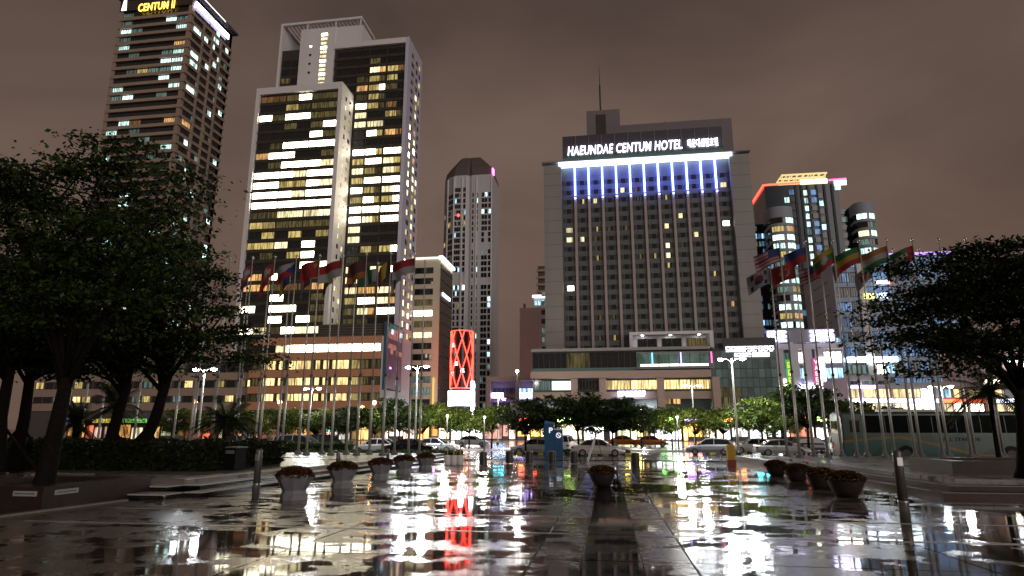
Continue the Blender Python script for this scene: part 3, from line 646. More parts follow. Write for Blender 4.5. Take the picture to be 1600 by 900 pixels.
# ------------------------------------------------------------------ apartment tower with the gold name, far left
def left_tower():
    Y = 176.0
    z = P(303, -6, Y).z; c = P(303, -6, Y); x0 = P(192, 4, Y).x
    W = c.x - x0; bk = PZ(372, 56, z); D = bk.y - Y
    o = thing('apartment_tower', 'brown banded apartment tower with gold roof lettering behind the big tree', 'tower', (x0, Y, GB))
    zt = z - GB
    b = MB(); b.box(0, W, .5, D, 0, zt); b.build('wall', M_dark, o)
    b = MB(); b.box(W - 1.3, W + .02, -.1, 1.4, 0, zt); b.build('corner_pier', M_beam, o)
    b = MB(); b.box(-.4, .8, -.1, 1.4, 0, zt); b.build('edge_pier', M_beam, o)
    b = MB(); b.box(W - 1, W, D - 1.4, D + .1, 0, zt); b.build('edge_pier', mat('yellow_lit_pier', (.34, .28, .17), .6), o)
    fh = 3.25; z1 = zt - 3.4; nf = 42
    lits = {(0, 0): 'g', (1, 0): 'g', (1, 4): 'G', (2, 0): 'G', (2, 5): 'G', (3, 0): 'g', (4, 5): 'O', (4, 0): 'G', (5, 4): 'g', (5, 5): 'G', (6, 4): 'G', (6, 5): 'G', (7, 2): 'Y', (7, 4): 'g', (7, 5): 'G', (8, 4): 'G', (9, 0): 'G', (9, 5): 'G', (10, 1): 'G',
            (13, 5): 'O', (13, 1): 'G', (13, 2): 'o', (14, 0): 'G', (16, 5): 'G', (17, 0): 'G'}
    us = rng(.9, W - 1.4, 6)
    for i in range(nf):
        zz = z1 - (i + 1) * fh
        b = MB(); b.box(-.3, W + .5, -.35, D + .2, zz - .05 - .55, zz + .55); b.build('floor_band', M_beam, o)
        for j, (a, d) in enumerate(us):
            k = lits.get((i, j), random.choice('........G' if i > 17 else '..........g'))
            window(o, a, .4, zz + .6, d - a - .25, fh - 1.3, tuple(q / 6 for q in range(1, 6)), k, M_fdark)
    rows = [(z1 - (i + 1) * fh + .6, z1 - (i + 1) * fh + fh - .7) for i in range(nf)]
    pane_sheet('side_window', o, (W + .06, 0, 0), (0, 1), rng(1.6, D - 1.6, 10), rows, lambda r, c: ('G' if (r in (2, 5, 6, 9) and c < 2) else ('O' if r == 13 and c < 2 else random.choice('...........gG..' if r < 12 else '........gGy..'))), off=.08)
    for i in range(3):
        y = D * (.28 + .22 * i); b = MB(); b.box(W, W + .7, y - .35, y + .35, 0, zt - 6); b.build('side_fin', M_beam, o)
    # name and roof edge lights
    Zz = lambda v, u=250: P(u, v, Y).z - GB
    b = MB(); b.box(-.4, W + .1, -.4, .6, z1 + .0, zt + 1); b.build('sign_band', mat('dark_brown_band', (.06, .045, .035), .6), o)
    text_part('CENTUM II', P(218, 15, Y).x - x0, P(275, 8, Y).x - x0, Zz(20, 220), Zz(8, 220), -.6, glow('gold_letters', (1, .62, .08), 3.2), o, bold=.015, space=1.06)
    b = MB(); b.add([(.3, -.5, z1 + .2), (2.3, -.5, z1 + .2), (1.9, -.5, zt + 1), (.9, -.5, zt + 1), (.3, -.3, z1 + .2), (2.3, -.3, z1 + .2), (1.9, -.3, zt + 1), (.9, -.3, zt + 1)], [(0, 1, 2, 3), (4, 7, 6, 5), (0, 4, 5, 1), (1, 5, 6, 2), (2, 6, 7, 3), (3, 7, 4, 0)])
    b.build('roof_emblem', glow('white_emblem', (1, .98, .95), 3), o)
    for a, c_ in ((.6, D * .45), (D * .48, D * .86)):
        b = MB(); b.box(W + .72, W + .9, a, c_, z1 - .3, z1 + 1.7); b.build('roof_light_sign', glow('violet_white_sign', (.72, .68, 1), 10), o)
    b = MB(); b.box(-1, W + 1.5, -1.2, D + 1.5, zt + 1.0, zt + 1.8); b.build('roof_slab', M_roofdark, o)
    b = MB(); b.box(W + 1.52, W + 1.6, 2, D * .7, zt + 1.1, zt + 1.4); b.build('roof_edge_light', glow('pale_edge', (1, .93, .8), 2.5), o)
    return o
left_tower()

# ------------------------------------------------------------------ cream office with the bright roof edge
def cream_office():
    Y = 205.0
    l, r = P(652, 408, Y), P(688, 404, Y); zt = r.z - GB; x0 = P(634, 404, Y).x; W = r.x - x0; D = (PZ(706, 430, r.z).y - Y) * .72
    o = thing('office_block', 'cream office block with dark windows and a glaring roof edge beside the white tower', 'office', (x0, Y, GB))
    b = MB(); b.box(0, W, .3, D, 0, zt); b.build('wall', M_cream, o)
    b = MB(); b.box(W - .02, W + .12, .8, D, 0, zt - 1.5); b.build('side_glass', mat('grey_green_glass', (.07, .085, .08), .25), o)
    fh = 3.75; n = 16; sp = ['.', '.', '.', 'y', 'W', 'y', 'C', '.', '.', '.', 'g', 'g', '.', 'g', 'g', '.']
    for i in range(n):
        z = zt - 3.2 - i * fh
        window(o, 1.0, .25, z - 1.9, W - 3.4, 2.1, (.33, .66), sp[i], M_fdark)
        b = MB(); b.box(W + .12, W + .3, .8, D, z - .1, z + .12); b.build('side_band', M_frame, o)
    b = MB(); b.box(W - .5, W + 1.0, -.2, D, zt, zt + .9); b.build('roof_edge_light', glow('warm_white_edge', (1, .95, .85), 5), o)
    b = MB(); b.box(0, W - .6, -.2, .3, zt, zt + .7); b.build('roof_edge', glow('warm_dim_edge', (1, .95, .85), 1.2), o)
    b = MB(); b.box(W + .3, W + .4, 3, D * .8, zt - 12.5, zt - 11.3); b.build('side_sign', glow('pale_cool_sign', (.8, .95, 1), 3), o)
    b = MB(); b.box(W - 1.6, W - 1.1, -.1, .3, 8, 19); b.build('yellow_light_column', glow('yellow_tube', (1, .6, .12), 1), o)
    return o
cream_office()

# ------------------------------------------------------------------ faceted apartment tower
def faceted_tower():
    Y = 300.0
    xl, xr = P(688, 300, Y).x, P(769, 300, Y).x; W = xr - xl; zt = P(735, 262, Y).z - GB; za = P(742, 239, Y).z - GB
    o = thing('faceted_tower', 'slim grey faceted apartment tower with a chamfered roof', 'tower', (xl, Y, GB))
    pts = [(0, 9), (3.5, 3), (7.5, 0), (14.0, 0), (15.2, 1.5), (16.5, .5), (W, .5), (W, 22), (0, 22)]
    b = MB(); b.prism(pts, 0, zt - 4); b.build('wall', mat('pale_tower_render', (.58, .57, .58), .6, var=.08, scale=.1, streak=True), o)
    b = MB(); c = [(W / 2 + (x - W / 2) * .45, 10 + (y - 10) * .45) for x, y in pts]
    b.loft([[(x, y, zt - 4) for x, y in pts], [(W / 2 + (x - W / 2) * .93, 10 + (y - 10) * .93, zt + .5) for x, y in pts], [(x, y, za) for x, y in c]]); b.build('roof', mat('brown_metal_roof', (.13, .10, .09), .5), o)
    rows = [(3 + i * 3.05, 5.2 + i * 3.05) for i in range(int((zt - 12) / 3.05))]
    def face(p, q, cols, seed):
        random.seed(seed); d = Vector((q[0] - p[0], q[1] - p[1])); L = d.length; gaps = {random.randrange(40) for _ in range(3)}
        run = [random.random() for _ in range(len(rows) // 4 + 1)]
        def fn(r, c):
            if r in gaps: return None
            if run[r // 4] > .75 and c % 2 == 1: return None
            return random.choices('.GgBYW', (88, 3, 6, 2, 2, 1))[0]
        pane_sheet('window_column', o, (p[0], p[1], 0), d, [(a * L, c * L) for a, c in cols], rows, fn, M_frame, off=.05)
    face(pts[0], pts[1], [(.12, .45), (.52, .88)], 3); face(pts[1], pts[2], [(.12, .47), (.5, .88)], 5)
    face(pts[2], pts[3], [(.06, .2), (.22, .36), (.38, .52), (.64, .76), (.78, .94)], 8); face(pts[5], pts[6], [(.05, .11), (.25, .31), (.5, .62), (.64, .76), (.82, .94)], 9)
    for x in (3.5, 7.5, 11.8, 14):
        y = {3.5: 3, 7.5: 0, 11.8: 0, 14: 0}[x]; m = MB(); m.box(x - .35, x + .35, y - .5, y + .4, 0, zt - 5); m.build('pilaster', M_white, o)
    for x in (19.2, W - .3): m = MB(); m.box(x - .3, x + .3, 0, .6, 0, zt - 5); m.build('pilaster', M_white, o)
    m = MB(); m.box(W - .2, W + .5, .2, 3.4, zt - 3.8, zt - .8); m.build('pink_roof_light', glow('pink_neon', (1, .12, .8), 6), o)
    m = MB(); m.box(9.4, 10.3, -.5, -.1, P(730, 338, Y).z - GB, P(730, 334, Y).z - GB); m.build('red_light', glow('red_beacon', (1, .05, .03), 6), o)
    random.seed(77); return o
faceted_tower()

# ------------------------------------------------------------------ drum with the red diamond lattice
def lattice_drum():
    Y = 196.0
    xa, xb = P(700, 560, Y).x, P(735, 560, Y).x; r = (xb - xa) / 2; z0, z1 = P(720, 606, Y).z - GB, P(720, 516, Y).z - GB
    o = thing('lattice_building', 'round shop building wrapped in a glowing red diamond lattice', 'building', ((xa + xb) / 2, Y + r, GB))
    b = MB(); b.lathe([(r - .5, 0), (r - .5, z1 - .3)], 28); b.build('wall', mat('drum_dark_glass', (.03, .025, .03), .2), o)
    mr_ = glow('red_neon', (1, .05, .03), 6)
    n = 7; pitch = (z1 - z0) / 3.5
    for k in range(n):
        for s in (1, -1):
            pts = []
            for i in range(25):
                t = i / 24; a = 2 * math.pi * k / n + s * t * 3.5 * math.pi / n * 1.0
                pts.append((r * math.cos(a), r * math.sin(a), z0 + t * (z1 - z0)))
            m = MB(); m.tube(pts, .17, 5); m.build('neon_tube', mr_, o)
    for z in (z0, z1):
        m = MB(); m.tube([(r * math.cos(a * .2618), r * math.sin(a * .2618), z) for a in range(25)], .12, 5); m.build('neon_ring', mr_, o)
    ms = glow('cool_white_sign', (.85, .92, 1), 4)
    for i, zc in enumerate((.42, .25, .3, .75)):
        a = (-1.9, -2.35, -1.25, -2.3)[i]; g = glyphs(2, -.7, .7, -.6, .6, 0, ms, o)
        g.location = ((r - .35) * math.cos(a), (r - .35) * math.sin(a), z0 + zc * (z1 - z0)); g.rotation_euler = (0, 0, a + math.pi / 2)
    b = MB(); b.lathe([(r + .6, P(720, 634, Y).z - GB), (r + .6, z0 - .8)], 28); b.build('sign_drum', lit('white_sign_drum', (.95, .95, 1), 5, lo=.25, curtain=2, rnd=0, sample=True), o)
    for dx, u in ((r + .9, 0), (r + 1.0, 1)):
        m = MB(); m.box(dx - .5, dx + .5, -r - .5, -r + .3, 6, z0 + 2 - u * 3); m.build('light_pillar', glow('white_pillar_light', (.9, .95, 1), 12), o)
    return o
lattice_drum()

# ------------------------------------------------------------------ small blocks between the towers
def mid_blocks():
    Y = 228.0
    x0, x1 = P(812, 500, Y).x, P(856, 500, Y).x
    o = thing('rear_block', 'plain pink grey block behind the hotel with a lit rooftop cabin', 'building', (x0, Y, GB)); W = x1 - x0
    zt = P(830, 481, Y).z - GB
    b = MB(); b.box(0, W, 0, 14, 0, zt); b.build('wall', mat('pink_grey_render', (.33, .26, .24), .65, var=.1, scale=.2, streak=True), o)
    rows = [(6 + i * 3.4, 7.8 + i * 3.4) for i in range(14)]
    pane_sheet('window_column', o, (0, 0, 0), (1, 0), [(W * .78, W * .94)], rows, lambda r, c: random.choice('..g'), off=.05)
    b = MB(); b.box(W * .5, W * .9, 1, 8, zt, zt + 4.6); b.build('roof_cabin', M_white, o)
    b = MB(); b.box(W * .45, W * .95, .3, 1.0, zt + 4.0, zt + 4.9); b.build('roof_light', glow('pale_blue_light', (.85, .9, 1), 3), o)
    for i in range(3): window(o, W * (.52 + .12 * i), .92, zt + 1, W * .1, 2, (), 'B', M_fdark)
    b = MB(); xx = W * .14
    b.tube([(xx, 3, zt), (xx, 3, zt + 2.2)], .5, 6); b.build('water_tank', M_roofdark, o)
    # apartment frame further back
    Y2 = 262.0; a, c = P(838, 430, Y2).x, P(858, 430, Y2).x; zt2 = P(845, 415, Y2).z - GB
    q = thing('balcony_block', 'dark brown block of stacked balconies peeping out behind the hotel pier', 'building', (a, Y2, GB))
    b = MB(); b.box(.6, c - a, .8, 12, 0, zt2); b.build('wall', mat('dark_brown_wall', (.10, .07, .06), .7), q)
    for i in range(12):
        m = MB(); m.box(0, c - a, 0, .8, zt2 - 2.6 - i * 3.1, zt2 - 1.6 - i * 3.1); m.build('balcony', M_beam, q)
    # low canopy building left of the hotel podium
    Y3 = 146.0; x0, x1 = P(760, 600, Y3).x, P(850, 600, Y3).x; W = x1 - x0; zt = P(800, 588, Y3).z - GB
    p = thing('canopy_building', 'low pink concrete building with a deep roof beam and violet signs', 'building', (x0, Y3, GB))
    b = MB(); b.box(0, W, 0, 10, zt - 1.0, zt); b.build('roof_beam', mat('pink_stone_beam', (.38, .27, .22), .6), p)
    for x in (0, W * .5): b = MB(); b.box(x, x + .9, .2, 1.2, 0, zt - 1.0); b.build('column', mat('pink_stone_beam', (.38, .27, .22), .6), p)
    b = MB(); b.box(.9, W, 2.5, 9, 0, zt - 1.0); b.build('wall', M_roofdark, p)
    for i in range(3):
        for j in range(6): window(p, 1.2 + j * (W - 1.6) / 6, 2.4, 2.6 + i * (zt - 4) / 3.2, (W - 1.6) / 6.3, (zt - 4) / 3.8, (.5,), 'B' if (i == 2 and j >= 3) else random.choice('..y'), M_fdark)
    for a, c in ((768, 786), (812, 830)):
        m = MB(); m.box(P(a, 617, Y3).x - x0, P(c, 617, Y3).x - x0, .2, .5, P(777, 621.5, Y3).z - GB, P(777, 614, Y3).z - GB); m.build('violet_sign', glow('violet_sign', (.5, .34, 1), 26), p)
    m = MB(); m.box(P(786, 617, Y3).x - x0, P(812, 617, Y3).x - x0, .3, .5, P(777, 621, Y3).z - GB, P(777, 615, Y3).z - GB); m.build('sign_board', mat('brown_sign_board', (.2, .07, .05), .5), p)
mid_blocks()

# ------------------------------------------------------------------ right hand towers
def right_tower():
    Y = 245.0
    xa = P(1200, 310, Y).x; o = thing('dark_tower', 'dark stepped tower with curved balconies and a yellow lit roof crown', 'tower', (xa, Y, GB))
    X = lambda u, v=330, dy=0: P(u, v, Y + dy).x - xa
    Zz = lambda v, u=1250, dy=0: P(u, v, Y + dy).z - GB
    M_dk = mat('slate_panel', (.012, .027, .045), .12, var=.2, scale=.3)
    # main shaft
    b = MB(); b.box(X(1203), X(1322), 5, 28, 0, Zz(288, 1250, 5)); b.build('wall', M_dk, o)
    M_tan = mat('grey_tan_panel', (.035, .048, .062), .6)
    def cols(u0, u1, v0, v1, n, fn, dy, name, wfac=1.0):
        z0, z1 = Zz(v1, (u0 + u1) / 2, dy), Zz(v0, (u0 + u1) / 2, dy); h = 3.25; nr = int((z1 - z0) / h)
        x0, x1 = X(u0, (v0 + v1) / 2, dy), X(u1, (v0 + v1) / 2, dy)
        pane_sheet(name, o, (x0, dy, 0), (1, 0), [(a + .15, c - .15) for a, c in rng(0, x1 - x0, n)], [(z1 - (i + 1) * h + .8, z1 - (i + 1) * h + 2.9) for i in range(nr)], fn, M_fdark, off=.35)
    for u in (1243, 1252, 1262, 1276, 1288, 1300):
        b = MB(); x = X(u, 300, 5); b.box(x - .4, x + .4, 4.5, 5.2, 0, Zz(290, 1250, 5)); b.build('pier', M_tan, o)
    # lit stair column
    zz = Zz(298, 1258, 5)
    for i in range(22): window(o, X(1254.5, 300, 5), 4.6, zz - i * 3.25 - 2.2, 1.9, 2.3, (.5,), 'G' if i % 6 != 5 else 'g', M_fdark, name='stair_window')
    cols(1263, 1275, 295, 520, 1, lambda r, c: random.choice('.b.bg'), 5, 'window_column'); cols(1277, 1287, 295, 520, 1, lambda r, c: random.choice('.bb'), 5, 'window_column'); cols(1242, 1252, 295, 520, 1, lambda r, c: random.choice('.b.'), 5, 'window_column')
    cols(1290, 1299, 300, 540, 1, lambda r, c: random.choice('.bB.'), 5, 'window_column'); cols(1303, 1316, 330, 540, 2, lambda r, c: random.choice('.bbbG'), 6, 'window_column')
    # curved balcony stacks
    def stack(u0, u1, vt, vb, dy, lits):
        x0, x1 = X(u0, (vt + 400) / 2, dy), X(u1, (vt + 400) / 2, dy); zt = Zz(vt, (u0 + u1) / 2, dy); zb = 3; w_ = x1 - x0
        arc = [(x0, dy + 8)] + [(x0 + w_ * (.5 - .5 * math.cos(math.pi * i / 12)), dy - 2.6 * math.sin(math.pi * i / 12)) for i in range(13)] + [(x1, dy + 8)]
        s_ = MB(); s_.prism([(x0 + w_ / 2 + (x - x0 - w_ / 2) * .95, y + .35) for x, y in arc], 0, zt - 4.4); st = s_.build('balcony_stack', M_glass, o)
        s_ = MB(); s_.prism(arc, zt - 4.5, zt); s_.build('stack_cap', mat('pale_grey_render', (.30, .34, .40), .6), o)
        i = 0; z = zt - 4.5
        while z > 20:
            m = MB(); m.prism(arc, z - 3.4, z - 2.3); m.build('balcony_band', mat('pale_grey_render', (.30, .34, .40), .6), o)
            row = lits[i] if i < len(lits) else random.choice(('..', 'g.', 'GG', '.G', 'GY'))
            pts = arc[2:-2]
            for h_, k in enumerate(row):
                m = MB(); seg = pts[1 + h_ * 5: 1 + h_ * 5 + 5]
                for p_, q_ in zip(seg[:-1], seg[1:]): m.quad((p_[0], p_[1] + .22, z - 2.2), (q_[0], q_[1] + .22, z - 2.2), (q_[0], q_[1] + .22, z - .1), (p_[0], p_[1] + .22, z - .1))
                m.build('balcony_window', KIND[k], o)
            z -= 3.4; i += 1
    stack(1203, 1241, 325, 540, 1.5, ['.G', 'YO', 'GG', 'GG', 'YG', 'gG', '.g', 'GG', 'gY', '.G', 'GG', 'YO', 'GG', 'YO', 'GG', 'gG', 'gG', 'GG', 'oo'])
    stack(1337, 1369, 318, 540, 1.5, ['GG', '.g', 'CG', 'g.', 'GG', 'OY', 'GG', '.g', 'GG'])
    b = MB(); b.box(X(1300), X(1340), 6, 24, 0, Zz(325, 1320, 6)); b.build('glass_wing', mat('navy_glass', (.02, .03, .05), .1), o)
    b = MB(); b.box(X(1318), X(1321), 5.6, 6.2, 0, Zz(322, 1320, 6)); b.build('pier', M_white, o)
    cols(1324, 1335, 325, 540, 1, lambda r, c: random.choice('.G.g.'), 6, 'window_column')
    b = MB(); b.box(X(1183), X(1204), 14, 30, 0, Zz(350, 1195, 14)); b.build('rear_wing', mat('teal_dark_glass', (.02, .045, .055), .15), o)
    cols(1184, 1202, 352, 540, 3, lambda r, c: random.choice('.b.bg.B.'), 14, 'window_column')
    for u, w_ in ((1228, 8), (1308, 10)):
        zc = Zz(308 if u < 1300 else 288, u, 5); window(o, X(u - 4, 300, 5), 4.6, zc - 2.6, X(u + w_, 300, 5) - X(u, 300, 5), 2.4, (.5,), 'G', M_fdark)
    b = MB(); b.box(X(1303, 290, 5), X(1322, 290, 5), 4.3, 4.6, Zz(287, 1310, 5) - .8, Zz(283, 1310, 5)); b.build('roof_sign', glow('cool_white_sign', (.85, .92, 1), 4), o)
    # crown
    zc = Zz(288, 1250, 5); my = glow('yellow_crown_light', (1, .74, .30), .95); mg = glow('red_neon', (1, .05, .03), 6)
    xa_, xb_ = X(1217, 280, 5), X(1297, 270, 5); zt = Zz(266, 1260, 5)
    cr = MB()
    for ya in (8, 12, 16): cr.box(xa_ + 2, xb_, ya, ya + .5, zt - .6, zt)
    cr.box(xa_ + 2, xb_ - 1, 8, 8.4, zt - 2.4, zt - 1.9); crown = cr.build('roof_crown', my, o)
    for i in range(9): x = xa_ + 2 + (xb_ - xa_ - 2.4) * i / 8; m = MB(); m.box(x, x + .35, 8.5, 16, zt - .5, zt - .1); m.build('crown_rafter', my, o)
    for i in range(7):
        x = xa_ + 1 + (xb_ - xa_ - 3) * i / 6; m = MB(); m.tube([(x, 6.5, zc), (x + 1.4, 8.3, zt - .6)], .2, 5); m.build('crown_strut', my, o)
    m = MB(); m.box(xa_, xb_ - 3, 6, 6.5, zc, zc + .9); m.build('crown_base', my, o)
    m = MB(); m.box(X(1250, 285, 5), X(1292, 285, 5), 4.2, 4.6, zc - .3, zc + 1.6); m.build('crown_sign', glow('yellow_sign_bright', (1, .85, .45), 3), o)
    m = MB(); m.tube([(X(1203) - .3, 4.8, zc + .3), (X(1203) - .3, 27, zc + .3)], .4, 6); m.build('red_roof_line', mg, o)
    m = MB(); m.tube([(X(1203) - .3, 4.7, zc + .3), (X(1250, 280, 5), 4.7, zc + .6)], .35, 6); m.build('red_roof_line', mg, o)
    m = MB(); m.tube([(X(1294, 278, 5), 4.7, zc + 1.0), (X(1321, 276, 5), 4.7, zc + 1.2)], .35, 6); m.build('pink_roof_line', glow('pink_red_neon', (1, .08, .25), 4), o)
    return o
right_tower()

def blue_building():
    Y = 182.0
    x0 = P(1302, 420, Y).x; x1 = P(1500, 410, Y).x; W = x1 - x0; zt = P(1400, 400, Y).z - GB
    o = thing('blue_office', 'blue banded glass office with violet roof light behind the right tree', 'office', (x0, Y, GB))
    b = MB(); b.box(0, W, .4, 26, 0, zt); b.build('wall', M_bglass, o)
    b = MB(); b.box(-.4, 0, -.2, 26, 0, zt + .5); b.build('end_wall', mat('pale_blue_render', (.5, .53, .62), .6, var=.06, scale=.2, streak=True), o)
    for i in range(12):
        for j in range(2): m = MB(); m.box(-.5, -.4, 4 + j * 7, 10 + j * 7, 8 + i * 3.9, 8.3 + i * 3.9); m.build('end_wall_joint', M_grey, o)
    fh = 4.15; nf = int(zt / fh)
    px = P(1343, 450, Y).x - x0
    for i in range(nf):
        z = zt - (i + 1) * fh
        m = MB(); m.box(0, W, .1, .4, z, z + fh * .3); m.build('floor_band', mat('pale_blue_band', (.30, .42, .58), .35), o)
        for j, (a, c) in enumerate(rng(.2, px - .4, 3) + rng(px + 1.6, W, 11)):
            k = random.choice('bb.b.') if i < 10 else random.choice('bBB.b'); window(o, a, .3, z + fh * .32, c - a - .1, fh * .64, (.33, .66), k, M_fdark)
    b = MB(); b.box(px - .3, px + 1.5, -.5, .4, 0, zt - 2); b.build('pier', M_white, o)
    b = MB(); b.box(px + 3, W, -.6, 0, zt, zt + .7); b.build('roof_light', glow('violet_roof_line', (.5, .3, 1), 1.6), o)
    X = lambda u, v: P(u, v, Y).x - x0
    Zz = lambda v, u=1370: P(u, v, Y).z - GB
    for u0, u1, v0, v1, c, t in ((1365, 1388, 439, 444, (.85, .88, 1), 4), (1348, 1365, 459, 467, (1, .95, .2), 2), (1368, 1386, 459, 467, (.85, .95, 1), 4)):
        glyphs(t, X(u0, v0), X(u1, v0), Zz(v1), Zz(v0), -.7, glow('sign_%d' % u0, c, 5), o)
    m = MB(); m.box(X(1388, 440), X(1391, 440), -.8, -.5, Zz(444), Zz(439)); m.build('red_sign', glow('red_beacon', (1, .05, .03), 6), o)
    m = MB(); m.box(X(1322, 562), X(1400, 562), -1.0, -.5, Zz(566), Zz(558)); m.build('lit_canopy', glow('lit_canopy', (.85, .95, 1), 12), o)
    for i in range(5): window(o, X(1325 + i * 15, 577), -.3, Zz(584), X(1338 + i * 15, 577) - X(1325 + i * 15, 577), Zz(570) - Zz(584), (.5,), random.choice('BgW'), M_fdark)
    return o
blue_building()

def clinic_building():
    Y = 140.0
    x0, x1 = P(1212, 560, Y).x, P(1318, 560, Y).x; W = x1 - x0; zt = P(1260, 527, Y).z - GB
    o = thing('white_shop_building', 'white shop building with tall coloured banners and lit name boards', 'building', (x0, Y, GB))
    X = lambda u, v=570: P(u, v, Y).x - x0
    Zz = lambda v, u=1260: P(u, v, Y).z - GB
    M_wt = mat('cool_white_panel', (.62, .6, .68), .5, var=.05, scale=.3)
    b = MB(); b.box(0, W, .4, 20, 0, zt); b.build('wall', mat('violet_grey_wall', (.24, .26, .36), .6), o)
    for u in (1218, 1241, 1262, 1281): x = X(u); b = MB(); b.box(x - .9, x + .9, -.5, .5, 0, zt - 2.6); b.build('column', M_wt, o)
    b = MB(); b.box(0, W, -.6, .4, zt - 2.6, zt - 1.4); b.build('beam', M_wt, o)
    for i in range(5):
        z = zt - 5.4 - i * 3.3
        for a, c in ((1222, 1239), (1244, 1260), (1284, 1299), (1300, 1317)): window(o, X(a), .3, z, X(c) - X(a), 2.3, (.5,), ('W' if i == 0 else 'B') if i < 2 and a > 1240 else random.choice('.gbB'), M_fdark)
    for i in range(9): window(o, W * (i + .05) / 9, .3, zt - 1.25, W / 9.8, 1.1, (), 'b' if i % 2 else 'B', M_fdark)
    ms = glow('violet_white_sign', (.72, .68, 1), 10)
    for u0, u1, t in ((1198, 1229, 4), (1264, 1301, 6)):
        glyphs(t, X(u0, 528), X(u1, 528), zt - .9, zt + 1.3, -.9, ms, o)
    b = MB(); b.box(X(1196, 528), X(1304, 528), -.7, -.45, zt - 1.2, zt + 1.6); b.build('sign_board', mat('grey_board', (.3, .29, .36), .5), o)
    gb2 = MB(); gb2.box(X(1226), X(1236), -.75, -.6, Zz(618), Zz(562)); gb2.build('green_banner', mat('green_banner', (.05, .32, .08), .5, emit=(.1, .65, .12), es=.5), o)
    for i in range(4): glyphs(1, X(1228), X(1234), Zz(575 + i * 12), Zz(566 + i * 12), -.8, mat('yellow_print', (.8, .7, .05), .5, emit=(.9, .8, .1), es=.9), o)
    gb2 = MB(); gb2.box(X(1268), X(1278), -.75, -.6, Zz(606), Zz(560)); gb2.build('pink_banner', mat('pink_banner', (.42, .06, .2), .5, emit=(.8, .12, .35), es=.5), o)
    for i, ch in enumerate('VAS'): text_part(ch, X(1270), X(1276), Zz(570 + i * 9), Zz(563 + i * 9), -.8, mat('white_print', (.8, .8, .8), .5, emit=(1, 1, 1), es=.9), o, bold=.03)
    for i in range(3, 5): glyphs(1, X(1270), X(1276), Zz(570 + i * 9), Zz(563 + i * 9), -.8, MATS['white_print'], o)
    gb2 = MB(); gb2.box(X(1279), X(1286), -.7, -.55, Zz(612), Zz(560)); gb2.build('light_column', glow('white_pillar_light', (.9, .95, 1), 12), o)
    gb2 = MB(); gb2.box(X(1221), X(1225.5), -.7, -.55, Zz(618), Zz(592)); gb2.build('pink_light_panel', glow('pink_white_panel', (1, .75, .6), 3), o)
    gb2 = MB(); gb2.box(X(1243), X(1268), -.9, -.4, Zz(607), Zz(601)); gb2.build('lit_fascia', glow('violet_white_sign', (.72, .68, 1), 10), o)
    return o
clinic_building()

def right_shops():
    Y = 108.0; random.seed(21)
    for n_, (u0, u1, vt, wallc, lab) in enumerate(((1326, 1392, 588, (.42, .33, .38), 'pink grey shop block with white lit fascia left of the bus windows'), (1394, 1462, 600, (.4, .34, .3), 'two storey shop block with amber windows above the bus'),
                                       (1464, 1536, 598, (.36, .3, .3), 'shop block with a red lit sign above the middle of the bus'), (1538, 1660, 540, (.5, .30, .2), 'peach walled block rising behind the right tree trunk'))):
        x0, x1 = P(u0, 610, Y).x, P(u1, 610, Y).x; W = x1 - x0; zt = P((u0 + u1) / 2, vt, Y).z - GB
        o = thing('shop_block', lab, 'shop', (x0, Y, GB))
        Zz = lambda v: P((u0 + u1) / 2, v, Y).z - GB
        b = MB(); b.box(0, W, .3, 12, 0, zt); b.build('wall', mat('shop_wall_%d' % n_, wallc, .6), o)
        b = MB(); b.box(-.1, W, -.3, .3, zt - .7, zt + .2); b.build('parapet', M_pier, o)
        k = max(3, int(W / 2.4))
        for i in range(k):
            a = W * (i + .06) / k; window(o, a, .2, Zz(622), W / k * .88, Zz(607) - Zz(622), (.5,), random.choice('WsBsC') if n_ < 3 else random.choice('sC.'), M_fdark, name='shop_window')
            if vt < 595: window(o, a, .2, Zz(601), W / k * .88, Zz(592) - Zz(601), (.5,), random.choice('WBg.'), M_fdark)
            window(o, a, .2, 1.0, W / k * .88, Zz(630) - 1.0, (.5,), random.choice('WsC'), M_fdark, name='shop_window')
        m = MB(); m.box(.3, W - .3, -.9, -.3, Zz(629), Zz(624)); m.build('lit_fascia', glow('blue_white_fascia', (.6, .7, 1), 14) if n_ != 2 else glow('red_fascia', (1, .12, .03), 4), o)
        if n_ == 3:
            for i in range(4): m = MB(); m.box(W * (.1 + .22 * i), W * (.1 + .22 * i) + 1.6, -.6, -.2, Zz(575 - 9 * (i % 2)), Zz(569 - 9 * (i % 2))); m.build('lit_sign', glow('blue_white_fascia', (.6, .7, 1), 14), o)
        if n_ == 0: m = MB(); m.box(.3, W * .6, -.8, -.3, Zz(607), Zz(603)); m.build('lit_sign', glow('violet_white_sign', (.72, .68, 1), 10), o)
right_shops()

